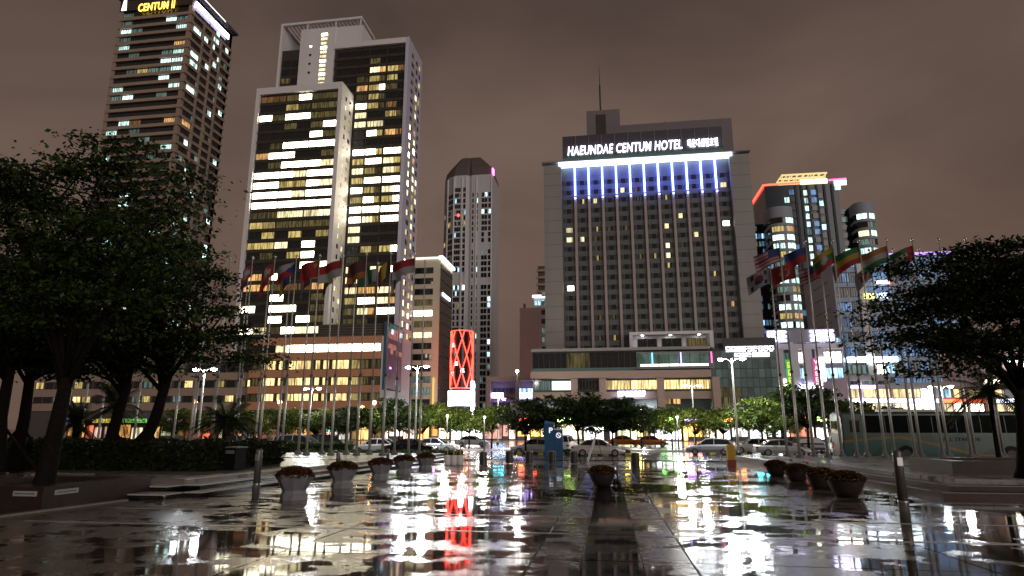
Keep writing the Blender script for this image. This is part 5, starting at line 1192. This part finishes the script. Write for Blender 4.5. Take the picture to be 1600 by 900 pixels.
# ------------------------------------------------------------------ plant tubs
M_tub = mat('pale_concrete_tub', (.22, .225, .245), .55, var=.12, scale=5, bump=.15)
M_tubd = mat('dark_glazed_tub', (.035, .03, .028), .35, var=.2, scale=5)
def tub(label, u, v, D, r, dark, seed, group):
    p = PD(u, v, D); p.z = gz(p.y); o = thing('plant_tub', label, 'planter', p, R(22.5), group)
    b = MB()
    if dark: prof = [(r * .55, 0), (r * .78, r * .35), (r * .95, r * .75), (r, r * 1.02), (r * 1.02, r * 1.06), (r * .9, r * 1.06)]; n = 20
    else: prof = [(r * .74, 0), (r * .74, r * .28), (r * .66, r * .36), (r * .64, r * .5), (r * .80, r * .78), (r * .97, r * 1.12), (r, r * 1.2), (r, r * 1.36), (r * .92, r * 1.36)]; n = 8
    b.lathe(prof, n); b.build('pot', M_tubd if dark else M_tub, o, smooth=dark); top = prof[-1][1]
    b = MB(); b.lathe([(r * .9, top - .05), (r * .88, top - .02)], 16); b.build('soil', M_soil, o)
    rg = np.random.default_rng(seed); k = 1500; q = rg.normal(size=(k, 3)); q /= np.linalg.norm(q, axis=1)[:, None]; q[:, 2] = np.abs(q[:, 2])
    q *= rg.uniform(.75, 1.05, (k, 1)); pts = q * np.array([r * 1.02, r * 1.02, r * .5]) + np.array([0, 0, top - .06]); sel = q[:, 2] > .62
    link('flowers', leaf_mesh('flowers', pts[~sel], .07, seed, [V_flower, V_flower, V_flower2]), o); link('flower_leaves', leaf_mesh('flower_leaves', pts[sel], .08, seed + 1, [V_flower2, V_flower]), o)
for i, (u, v, D, r, w_) in enumerate(((460, 762, 17.3, .47, 'nearest the camera'), (535, 748, 21.2, .47, 'second from the camera'), (594, 740, 25.2, .46, 'in the middle of the row of five'), (631, 733, 29, .46, 'fourth from the camera'), (665, 727, 32.8, .46, 'farthest, by the white barrier drums'))):
    tub('pale concrete flower tub by the left steps, ' + w_, u, v, D, r, False, 60 + i, 'pale tubs along the left steps')
for i, (u, v, D, r, w_) in enumerate(((1322, 757, 18.3, .48, 'nearest the camera'), (1283, 747, 21, .46, 'second nearest'), (1245, 740, 24.4, .45, 'second farthest'), (1213, 733, 28, .45, 'farthest from the camera'))):
    tub('dark round flower tub by the right steps, ' + w_, u, v, D, r, True, 70 + i, 'dark tubs along the right steps')
tub('dark round flower tub alone on the dark paving band', 941, 748, 22, .46, True, 80, 'dark tubs along the right steps')

# ------------------------------------------------------------------ bollards, posts, signs, bins
def post(label, u, v, D, h, name='steel_post'):
    p = PD(u, v, D); p.z = gz(p.y); o = thing(name, label, 'post', p)
    b = MB(); b.lathe([(.095, 0), (.095, .36), (.1, .37), (.1, .4)], 14); b.build('lower_sleeve', M_steel, o, smooth=True)
    b = MB(); b.lathe([(.088, .4), (.088, h - .06), (.08, h - .02), (.05, h)], 14); b.build('shaft', mat('post_grey_paint', (.15, .15, .15), .35, .4), o, smooth=True)
    b = MB(); b.box(-.05, .05, -.1, -.085, h - .3, h - .14); b.build('label_plate', M_steel, o)
post('tall steel post in front of the left steps beside the nearest pale tub', 400, 768, 17.4, 1.28)
post('tall steel post on the wet plaza right of the dark tubs', 1414, 806, 13.0, 1.36)
post('small steel post on the left terrace edge by the second tub', 528, 722, 29, .95)
post('small steel post on the left terrace edge by the fourth tub', 606, 716, 36, .95)
def bollard(label, u, v, D):
    p = PD(u, v, D); p.z = gz(p.y); o = thing('stone_bollard', label, 'bollard', p, 0, 'stone bollards across the plaza mouth')
    b = MB(); b.lathe([(.24, 0), (.24, .66), (.22, .72), (.18, .74)], 14); b.build('body', mat('bollard_granite', (.045, .042, .04), .35, scale=12, var=.25), o)
    for k in range(4): a = k * 1.57 + .4; b = MB(); b.box(.12 * math.cos(a) - .06, .12 * math.cos(a) + .06, .12 * math.sin(a) - .06, .12 * math.sin(a) + .06, .735, .76); b.build('reflector', mat('yellow_reflector', (.6, .42, .03), .4), o)
for u, v, D, t in ((755, 726, 39, 'leftmost of the stone row'), (796, 724, 41, 'just left of the silver saloon nose'), (827, 723, 41, 'under the dark island tree trunk'), (863, 723, 41, 'in front of the blue parking pillars'), (897, 723, 41, 'between the pillars and the leaning white post'), (993, 728, 37, 'alone right of the central dark tub')):
    bollard('short stone bollard ' + t, u, v, D)
for i, u in enumerate((699, 709, 719)):
    p = PD(u, 722, 38); p.z = gz(p.y); o = thing('barrier_drum', 'white barrier drum with a yellow stem, %s of three beside the farthest tub' % ('left', 'middle', 'right')[i], 'barrier', p, 0, 'white barrier drums')
    b = MB(); b.lathe([(.19, 0), (.2, .1), (.2, .5), (.17, .56)], 14); b.build('drum', M_white, o, smooth=True)
    b = MB(); b.tube([(0, 0, .55), (0, 0, 1.05)], .03, 6); b.build('stem', M_yb, o)
p = PD(1143, 727, 37.5); p.z = gz(p.y); o = thing('yellow_bollard', 'stout yellow bollard with a red foot at the plaza mouth', 'bollard', p)
b = MB(); b.prism([(-.21, -.16), (.21, -.16), (.21, .16), (-.21, .16)], .35, 1.15); b.build('body', mat('yellow_bollard_paint', (.55, .33, .02), .4), o)
b = MB(); b.prism([(-.24, -.2), (.24, -.2), (.24, .2), (-.24, .2)], 0, .35); b.build('foot', mat('red_foot_paint', (.28, .05, .025), .5), o)
b = MB(); b.loft([[(-.21, -.16, 1.151), (.21, -.16, 1.151), (.21, .16, 1.151), (-.21, .16, 1.151)], [(-.1, -.08, 1.22), (.1, -.08, 1.22), (.1, .08, 1.22), (-.1, .08, 1.22)]]); b.build('cap', M_yb, o)
# parking pillars
M_blue = mat('blue_pillar_paint', (.03, .12, .28), .35, var=.1)
p = PD(859, 708, 56); p.z = gz(p.y); o = thing('parking_pillar', 'tall blue parking pillar with a white letter', 'sign', p)
b = MB(); b.box(-.42, .42, -.2, .2, 0, 2.75); b.build('body', M_blue, o)
b = MB(); b.add([(-.42, -.2, 2.751), (.42, -.2, 2.751), (.42, .2, 2.751), (-.42, .2, 2.751), (-.36, -.2, 3.0), (.42, -.2, 2.83), (.42, .2, 2.83), (-.36, .2, 3.0)], [(3, 2, 1, 0), (4, 5, 6, 7), (0, 1, 5, 4), (1, 2, 6, 5), (2, 3, 7, 6), (3, 0, 4, 7)]); b.build('cap', mat('pale_blue_cap', (.12, .25, .42), .35), o)
text_part('P', -.02, .3, 1.95, 2.4, -.215, mat('white_print', (.8, .8, .8), .5), o, name='letter', depth=.01)
p = PD(873.5, 708, 56); p.z = gz(p.y); o = thing('parking_pillar', 'shorter blue parking pillar with a white ring sign', 'sign', p)
b = MB(); b.box(-.36, .36, -.16, .16, 0, 2.2); b.build('body', M_blue, o)
b = MB(); b.box(-.36, .36, -.175, .175, 2.201, 2.32); b.build('cap', M_white, o)
b = MB(); b.tube([(.2 * math.cos(a * .4189), -.18, 1.75 + .2 * math.sin(a * .4189)) for a in range(16)], .03, 5); b.tube([(-.13, -.18, 1.88), (.13, -.18, 1.62)], .03, 5); b.build('ring_sign', mat('white_print', (.8, .8, .8), .5), o)
# leaning white post and A-frame behind the central tub
p = PD(931, 716, 44); p.z = gz(p.y); o = thing('leaning_post', 'white barrier arm leaning on a thin stand behind the central tub', 'barrier', p)
b = MB(); b.tube([(-.55, 0, 0), (.05, 0, 1.75)], .075, 8); b.build('arm', M_white, o); b = MB(); b.tube([(.5, .1, 0), (.08, 0, 1.7)], .03, 6); b.build('stand', M_frame, o)
# litter bin, info boards
p = PD(366, 726, 23.6); p.z = gz(p.y) + .42; o = thing('litter_bin', 'black boxy litter bin on the terrace by the hedge end', 'bin', p, R(-12))
b = MB(); b.box(-.26, .26, -.26, .26, .03, .78); b.build('body', M_black, o); b = MB(); b.box(-.29, .29, -.29, .29, .78, .83); b.build('lid', M_frame, o); b = MB(); b.box(-.2, .2, -.275, -.26, .58, .7); b.build('slot', M_frame, o)
for u, D, h, m_, l in ((360, 26.5, 1.2, M_fdark, 'slim grey information board behind the litter bin'), (381, 38, 1.75, M_blue, 'blue information board under the bushy palm')):
    p = PD(u, 705, D); p.z = gz(p.y) + .42; o = thing('information_board', l, 'sign', p); b = MB(); b.box(-.22, .22, -.05, .05, .1, h); b.build('panel', m_, o); b = MB(); b.box(-.28, .28, -.12, .12, 0, .1); b.build('foot', M_fdark, o)
    b = MB(); b.box(-.12, .12, -.06, -.051, h * .45, h * .85); b.build('notice', M_white, o)
# stone planters with plaques
def stone_planter(label, x0, x1, y0, y1, h, plaques, dz=0):
    g = gz(y0) + dz; o = thing('stone_planter', label, 'planter', (x0, y0, g)); W_, D_ = x1 - x0, y1 - y0; t = .45
    q = MB(); q.box(0, W_, 0, t, -.2, h); q.build('front_wall', M_brown, o); q = MB(); q.box(0, W_, D_ - t, D_, -.2, h); q.build('rear_wall', M_brown, o)
    for a in (0, W_ - t): q = MB(); q.box(a, a + t, t + .002, D_ - t - .002, -.2, h); q.build('side_wall', M_brown, o)
    q = MB(); q.box(t, W_ - t, t, D_ - t, -.2, h - .12); q.build('soil', M_soil, o)
    for (a, c, face) in plaques:
        q = MB()
        if face == 0: q.box(a, c, -.015, 0, h - .2, h - .09)
        else: q.box(W_, W_ + .015, a, c, h - .2, h - .09)
        pq = q.build('plaque', mat('plaque_grey', (.38, .38, .36), .45), o); g2 = MB(); r = random.Random(int(a * 10))
        for k in range(14):
            s = a + (c - a) * (.08 + .84 * k / 14)
            if face == 0: g2.box(s, s + (c - a) * .035, -.018, -.015, h - .16, h - .13)
            else: g2.box(W_ + .015, W_ + .018, s, s + (c - a) * .035, h - .16, h - .13)
        g2.build('plaque_print', M_fdark, pq)
c1 = PD(66, 781, 14.6)
stone_planter('brown granite tree planter with two small plaques at the left edge', c1.x - 3.2, c1.x, c1.y, c1.y + 3.4, .5, ((2.45, 3.05, 0), (.3, .95, 1)))
c2 = PD(1490, 745, 22)
stone_planter('low brown granite planter wall with a plaque at the right edge', c2.x, c2.x + 6, c2.y, c2.y + 3.2, .42, ((2.0, 2.6, 0),), .42)

# ------------------------------------------------------------------ lamps
def point(o, loc, watts, col, r=.25):
    l = bpy.data.lights.new('lamp_light', 'POINT'); l.energy = watts; l.color = col; l.shadow_soft_size = r * 1.4
    q = link('lamp_light', l, o, loc); return q
def street_lamp(label, u, v, D, watts, col=(.9, .95, 1), two=True, es=16, arm=.75):
    p = PD(u, v, D); z = p.z; p.z = gz(p.y); h = z - p.z; o = thing('street_lamp', label, 'street lamp', p, R(-8)); 
    b = MB(); b.tube([(0, 0, 0), (0, 0, h * .5), (0, 0, h + .15)], [.12, .09, .06], 8); b.build('pole', M_pole, o); b = MB(); b.lathe([(.22, 0), (.22, .3), (.13, .4)], 10); b.build('base', M_fdark, o)
    for s in ((-1, 1) if two else (1,)):
        b = MB(); b.tube([(0, 0, h - .25), (s * arm * .5, 0, h + .08), (s * arm, 0, h + .12)], .035, 6); b.build('arm', M_pole, o)
        b = MB(); b.loft([[(s * arm - .18, -.13, h + .08), (s * arm + .38 * s + .18, -.13, h + .08), (s * arm + .38 * s + .18, .13, h + .08), (s * arm - .18, .13, h + .08)], [(s * arm - .1, -.08, h + .24), (s * arm + .38 * s + .08, -.08, h + .2), (s * arm + .38 * s + .08, .08, h + .2), (s * arm - .1, .08, h + .24)]]); hd = b.build('lamp_head', M_frame, o)
        b = MB(); b.lathe([(.1, -.17), (.24, -.1), (.28, 0)], 10); ln = b.build('lens', glow('lamp_lens_%d' % int(col[2] * 100), col, es), hd, (s * (arm + .2), 0, h + .075))
        point(o, (s * (arm + .2), 0, h - .28), watts, col)
street_lamp('very bright twin lamp before the hotel podium', 1143, 562, 58, 2100, es=60)
street_lamp('bright twin lamp below the cream office block', 652, 574, 62, 2100, es=40)
street_lamp('twin lamp among the trees left of the litter bin', 320, 578, 55, 350)
street_lamp('twin lamp before the peach podium', 487, 608, 74, 900)
street_lamp('twin lamp before the amber shop windows', 1081, 603, 88, 1300)
street_lamp('single lamp before the violet signs', 778, 624, 98, 900, two=False)
street_lamp('single lamp right of the coach roof behind the tree', 1470, 605, 70, 700)
def globe_lamp(label, u, v, D, watts, col, k=1.0):
    p = PD(u, v, D); z = p.z; p.z = gz(p.y); h = z - p.z; o = thing('globe_lamp', label, 'street lamp', p)
    b = MB(); b.tube([(0, 0, 0), (0, 0, h - .2)], [.1, .06], 7); b.build('pole', M_fdark, o); b = MB(); b.lathe([(.02, h - .32 * k), (.24 * k, h - .2 * k), (.32 * k, h), (.24 * k, h + .2 * k), (.02, h + .3 * k)], 12); b.build('globe', glow('globe_%d_%d' % (int(col[1] * 100), int(col[2] * 100)), col, 22), o, smooth=True)
    point(o, (0, -.6, h), watts, col)
OR_ = (1, .42, .14)
for u, v, D, l in ((305, 628, 92, 'left of the bushy palm'), (437, 628, 92, 'right of the bushy palm'), (585, 629, 95, 'before the peach podium corner'), (566, 637, 100, 'low behind the left flagpoles'), (116, 653, 88, 'between the staked trees at far left')):
    globe_lamp('orange globe lamp ' + l, u, v, D, 1200, OR_)
for u, v, D, l in ((808, 580, 118, 'high beside the canopy building'), (724, 618, 112, 'at the foot of the lattice drum'), (1003, 640, 100, 'behind the central street trees'), (862, 655, 96, 'behind the blue parking pillars')):
    globe_lamp('white globe lamp ' + l, u, v, D, 2000, (1, .95, .9))
for u, v, D, l in ((699, 650, 70, 'before the bright trees under the lattice drum'), (757, 652, 71, 'added to light the bright trees left of the parking pillars'), (1058, 652, 71, 'added to light the tree left of the silver hatchback'), (1168, 650, 68, 'added for tree light between the yellow bollard and the right flagpoles'), (600, 652, 72, 'added for tree light behind the white saloon at left')):  # all but the first are added to brighten the street trees
    globe_lamp('small white path lamp ' + l, u, v, D, 1100, (1, .97, .88), .38)
def traffic_light(label, u, v, D, on):
    p = PD(u, v, D); z = p.z; p.z = gz(p.y); h = z - p.z; o = thing('traffic_light', label, 'traffic light', p)
    b = MB(); b.tube([(0, .15, 0), (0, .15, h + .5)], .06, 7); b.build('pole', M_fdark, o); b = MB(); b.box(-.2, .2, -.12, .12, h - .55, h + .55); b.build('housing', M_black, o)
    for k, c in enumerate(((1, .05, .03), (1, .6, .05), (.05, 1, .45))):
        b = MB(); b.lathe([(.01, -.03), (.12, -.01), (.13, 0)], 10); q = b.build('signal_lens', glow('signal_%d' % k, c, 14) if k == on else mat('dead_lens_%d' % k, tuple(.08 * x for x in c), .3), o, (0, -.125, h + .36 - .36 * k)); q.rotation_euler = (R(90), 0, 0)
traffic_light('green traffic light in front of the tall bright lamp', 1146, 640, 66, 2); traffic_light('green traffic light left of the white saloon among flagpoles', 515, 668, 84, 2); traffic_light('red traffic light left of the coach', 1201, 657, 84, 0); traffic_light('red traffic light behind the central trees', 1007, 642, 84, 0)

# ------------------------------------------------------------------ vehicles
M_tyre = mat('tyre_rubber', (.015, .015, .015), .8, var=0); M_rim = mat('alloy_rim', (.45, .45, .46), .3, .8, var=0); M_cglass = mat('car_glass', (.012, .014, .016), .05, var=0, spec=.8)
M_head = mat('headlamp_glass', (.6, .62, .64), .1, var=0); M_tail = mat('tail_lamp_red', (.4, .015, .012), .2, var=0)
def car_meshes(kind):
    if kind == 'sedan': L_, belt, roof = 4.6, [(-2.3, .62), (-2.22, .88), (-1.6, .95), (-.9, .93), (.9, .9), (1.5, .84), (2.1, .70), (2.3, .5)], [(-1.72, .95), (-1.0, 1.38), (-.2, 1.45), (.35, 1.41), (1.2, .9)]
    elif kind == 'hatch': L_, belt, roof = 4.2, [(-2.1, .7), (-2.08, .95), (-1.4, .97), (.7, .93), (1.35, .86), (1.95, .72), (2.1, .5)], [(-2.0, .97), (-1.6, 1.42), (-.3, 1.52), (.3, 1.46), (1.15, .92)]
    elif kind == 'suv': L_, belt, roof = 4.5, [(-2.25, .8), (-2.22, 1.08), (-1.4, 1.1), (.8, 1.06), (1.4, 1.0), (2.1, .88), (2.25, .6)], [(-2.15, 1.1), (-1.9, 1.66), (-.3, 1.73), (.3, 1.68), (1.05, 1.07)]
    else: L_, belt, roof = 4.9, [(-2.45, .8), (-2.42, 1.1), (-1.4, 1.12), (1.2, 1.08), (1.8, .96), (2.35, .8), (2.45, .55)], [(-2.35, 1.12), (-2.2, 1.72), (-.3, 1.8), (.7, 1.72), (1.75, 1.0)]
    wd = .9; b = MB(); rings = []
    for x, z in belt:
        e = abs(x) / (L_ / 2); k = wd * (1 - .13 * max(0, e - .7) / .3); lo = .22 + .1 * max(0, e - .85) / .15
        rings.append([(x, -k * .93, lo), (x, -k, lo + (z - lo) * .4), (x, -k * .97, lo + (z - lo) * .8), (x, -k * .86, z), (x, k * .86, z), (x, k * .97, lo + (z - lo) * .8), (x, k, lo + (z - lo) * .4), (x, k * .93, lo)])
    b.loft(rings); body = b
    g = MB(); zb = {}
    def bz(x):
        for (a, za), (c, zc) in zip(belt[:-1], belt[1:]):
            if a <= x <= c: return za + (zc - za) * (x - a) / (c - a)
        return .8
    gr = []
    for x, z in roof:
        base = bz(x) - .03; top = max(z, base + .01); hw = wd * (.84 - .17 * (top - base) / .55); gr.append([(x, -wd * .84, base), (x, -hw, top - .03), (x, -hw * .9, top), (x, hw * .9, top), (x, hw, top - .03), (x, wd * .84, base)])
    g.loft(gr); rf = MB(); rr = gr[1:-1]
    rf.loft([[(q[1][0], q[1][1] - .012, q[1][2] - .05), (q[1][0], q[1][1] - .012, q[1][2] + .005), (q[2][0], q[2][1], q[2][2] + .022), (q[3][0], q[3][1], q[3][2] + .022), (q[4][0], q[4][1] + .012, q[4][2] + .005), (q[4][0], q[4][1] + .012, q[4][2] - .05)] for q in rr])
    for i in (0, len(gr) - 2):
        for s in (1, 4):
            a_, c_ = gr[i], gr[i + 1]; e0, e1 = (a_[0], c_[1]) if i == 0 else (a_[1], c_[0]); y = -1 if s == 1 else 1
            rf.tube([(e0[0], y * abs(e0[1]), e0[2]), (e1[0], y * abs(e1[1]), e1[2])], .045, 5)
    mx_ = roof[2][0] - .1
    for y in (-1, 1): rf.tube([(mx_, y * wd * .845, bz(mx_) - .03), (mx_, y * (abs(gr[2][1][1]) + .01), gr[2][1][2])], .04, 5)
    return L_, body, g, rf
CARM = {}
wb = MB(); wb.loft([[(.31 * math.cos(a * .393), y, .31 * math.sin(a * .393)) for a in range(16)] for y in (-.1, .1)]); TYRE = wb.mesh('tyre', M_tyre)
wb = MB()
for s in (-1, 1): wb.loft([[(r * math.cos(a * .524), s * y, r * math.sin(a * .524)) for a in range(12)] for r, y in ((.2, .1), (.19, .112), (.05, .108))])
RIM = wb.mesh('rim', M_rim); BRIM = wb.mesh('rim', M_fdark)
def car(name, label, kind, paint, u, v, D, rz, lamps=False, z=None, cat='car'):
    if kind not in CARM:
        L_, bo, g, rf = car_meshes(kind); CARM[kind] = (L_, bo, g.mesh('glasshouse', M_cglass), rf)
    L_, bo, gm, rf = CARM[kind]; p = PD(u, v, D); p.z = gz(p.y) + (0 if z is None else z)
    o = thing(name, label, cat, p, rz); bo.build('body', paint, o); link('glasshouse', gm, o); rf.build('roof', paint, o)
    for x in (-L_ * .29, L_ * .31):
        for y in (-.8, .8):
            wq = link('wheel', None, o, (x, y, .31)); link('tyre', TYRE, wq); link('rim', RIM, wq)
    for y in (-1, 1):
        b = MB(); b.box(L_ / 2 - .28, L_ / 2 - .03, y * .68 - .14, y * .68 + .14, .55, .68); b.build('headlight', glow('headlamp_on', (1, .97, .9), 25) if lamps else M_head, o)
        b = MB(); b.box(-L_ / 2 - .01, -L_ / 2 + .2, y * .66 - .15, y * .66 + .15, .66, .82); b.build('tail_light', M_tail, o)
        b = MB(); b.box(L_ * .16, L_ * .2, y * .97 - .08, y * .97 + .08, .92, 1.05); b.build('mirror', paint, o)
        b = MB(); b.box(-.75, -.6, y * .905 - .012, y * .905 + .012, .78, .81); b.build('door_handle', M_rim, o)
    b = MB(); b.box(L_ / 2 - .02, L_ / 2 + .012, -.26, .26, .38, .49); b.build('number_plate', M_white, o)
def paint(n, c): return mat(n, c, .22, .25, var=.04)
PS, PW, PK, PD_, PO = paint('silver_paint', (.42, .43, .44)), paint('white_car_paint', (.66, .66, .65)), paint('black_car_paint', (.012, .013, .018)), paint('dark_grey_paint', (.05, .052, .055)), paint('orange_taxi_paint', (.38, .12, .02))
car('people_carrier', 'silver people carrier parked behind the left flagpoles', 'van', PS, 467, 705, 61, 0)
car('parked_van', 'dark van parked beside the silver people carrier', 'van', PK, 506, 702, 66, R(3))
car('saloon_car', 'white saloon parked behind the middle pale tubs', 'sedan', PW, 588, 703, 63, R(180))
car('saloon_car', 'black saloon parked above the farthest pale tubs', 'sedan', PK, 644, 705, 57, 0)
car('saloon_car', 'silver saloon half hidden behind the black saloon', 'sedan', PS, 680, 700, 67, 0)
car('saloon_car', 'pale saloon far off under the bright green trees', 'sedan', PW, 738, 694, 88, 0)
car('saloon_car', 'silver saloon parked left of the blue parking pillars', 'sedan', PS, 836, 708, 62, R(180))
car('off_roader', 'white off roader parked behind the parking pillars', 'suv', PW, 884, 703, 66, R(82))
car('saloon_car', 'white saloon parked right of the blue parking pillars', 'sedan', PW, 935, 708, 56.5, 0)
car('taxi', 'orange taxi passing far off behind the white saloon', 'sedan', PO, 976, 692, 90, 0, True)
car('taxi', 'orange taxi passing far off left of the silver hatchback', 'sedan', PO, 1018, 692, 88, 0, True)
car('hatchback', 'silver hatchback parked left of the yellow bollard', 'hatch', PS, 1109, 705, 60, R(172))
car('saloon_car', 'white saloon parked just right of the yellow bollard', 'sedan', PW, 1180, 702, 64, R(176))
car('saloon_car', 'grey white saloon parked over the farthest dark tub', 'sedan', paint('pearl_paint', (.5, .5, .48)), 1221, 706, 58, 0)
car('hatchback', 'dark hatchback parked left of the white off roader', 'hatch', PD_, 1272, 701, 66, R(10))
car('off_roader', 'white off roader parked at the tail of the coach', 'suv', PW, 1310, 703, 60, R(80))

def coach():
    p = PD(1320, 712, 45.0); p.z = gz(p.y) + .01; o = thing('coach', 'pale green tour coach with wave stripes parked behind the right flagpoles', 'bus', p, R(-1))
    M_bw = mat('coach_window_glass', (.006, .007, .008), .5, var=0, spec=.03)
    Lb, Wb, Hb = 12.2, 2.5, 3.35; M_b = mat('coach_pale_green', (.05, .082, .07), .3, .1, var=.06, scale=2); M_t = mat('coach_teal', (.015, .085, .08), .3, var=.05); M_g = mat('coach_green', (.01, .07, .03), .3); M_y = mat('coach_yellow', (.2, .12, .012), .3)
    prof = [(0, .35), (0, 1.75), (.03, 2.9), (.12, 3.2), (.3, Hb), (Wb - .3, Hb), (Wb - .12, 3.2), (Wb - .03, 2.9), (Wb, 1.75), (Wb, .35)]
    b = MB(); b.loft([[(x, y * (1 - 2 * k) + k * Wb, z if z < 3 else z - dz) for y, z in prof] for x, k, dz in ((0, .02, .12), (.12, 0, 0), (Lb - .5, 0, 0), (Lb - .1, .01, .2), (Lb, .03, .5))]); b.build('body', M_b, o)
    n = 7
    for i in range(n):
        a = 1.35 + (Lb - 1.75) * i / n; c = 1.35 + (Lb - 1.75) * (i + 1) / n - .06; b = MB(); b.add([(a, -.012, 1.92), (c, -.012, 1.92), (c, .03, 3.08), (a, .03, 3.08), (a, .09, 1.92), (c, .09, 1.92), (c, .12, 3.08), (a, .12, 3.08)], [(0, 1, 2, 3), (4, 7, 6, 5), (0, 4, 5, 1), (1, 5, 6, 2), (2, 6, 7, 3), (3, 7, 4, 0)]); b.build('side_window', M_bw, o)
    b = MB(); b.box(.55, 1.15, -.02, .03, 1.95, 2.75); b.build('side_window', M_cglass, o)
    b = MB(); b.box(-.03, .03, .35, Wb - .35, 1.9, 2.75); b.build('rear_window', M_cglass, o)
    for y in (.12, Wb - .4): b = MB(); b.box(-.03, .02, y, y + .28, .8, 1.25); b.build('tail_light', M_tail, o)
    b = MB(); b.box(-.025, .02, .4, Wb - .4, .75, .95); b.build('rear_bumper_band', mat('coach_red', (.28, .02, .02), .3), o)
    def wave(nm, m_, lo, hi, y, x0=.05, x1=Lb - .1):
        q = MB()
        for i in range(40):
            a = x0 + (x1 - x0) * i / 40; c = x0 + (x1 - x0) * (i + 1) / 40
            if hi(a) - lo(a) < .01 and hi(c) - lo(c) < .01: continue
            q.quad((a, y, lo(a)), (c, y, lo(c)), (c, y, max(hi(c), lo(c))), (a, y, max(hi(a), lo(a))))
        q.build(nm, m_, o)
    cv = lambda x: 1.45 + .2 * math.sin((x - 1) * .55) - (.75 * min(1, max(0, x - 3.6) / 4.5)) + .35 * max(0, (x - 9.5) / 2.7)
    wave('teal_wave', M_t, lambda x: .37, lambda x: cv(x) - .1, -.004); wave('yellow_wave', M_y, lambda x: cv(x) - .12, lambda x: cv(x) + .06, -.008)
    wave('green_hill', M_g, lambda x: .37, lambda x: .37 + 1.0 * max(0, 1 - ((x - 3.3) / 1.6) ** 2), -.012, 1.7, 4.9); wave('green_hill', M_g, lambda x: .5, lambda x: .5 + .42 * max(0, abs(math.sin(x * 2.2))) * max(0, 1 - ((x - 9.2) / 1.2) ** 2), -.012, 8, 10.4)
    text_part('ALL STARS 20', 6.3, 8.6, 1.38, 1.6, -.006, M_black, o, depth=.004, bold=.01)
    for x in (3.95, 10.4):
        b = MB(); b.loft([[(x + .58 * math.cos(a * .35), y, .5 + .58 * math.sin(a * .35)) for a in range(10)] for y in (-.016, .03)]); b.build('wheel_arch', M_black, o)
        for y in (.14, Wb - .14):
            wq = link('wheel', None, o, (x, y, .5)); wq.scale = (1.6, 1.5, 1.6); link('tyre', TYRE, wq); link('rim', BRIM, wq)
    b = MB(); b.box(3, 6.4, .5, Wb - .5, Hb - .01, Hb + .18); b.build('roof_unit', M_white, o)
    b = MB(); b.box(Lb - .03, Lb + .04, .2, Wb - .2, 1.3, 2.75); b.build('windscreen', M_cglass, o)
    b = MB(); b.tube([(Lb - .2, -.05, 2.9), (Lb + .35, -.25, 2.7), (Lb + .35, -.25, 2.2)], .06, 6); b.build('mirror', M_black, o)
    b = MB(); b.box(.3, Lb - .3, -.02, .0, .3, .36); b.build('skirt', M_fdark, o)
coach()
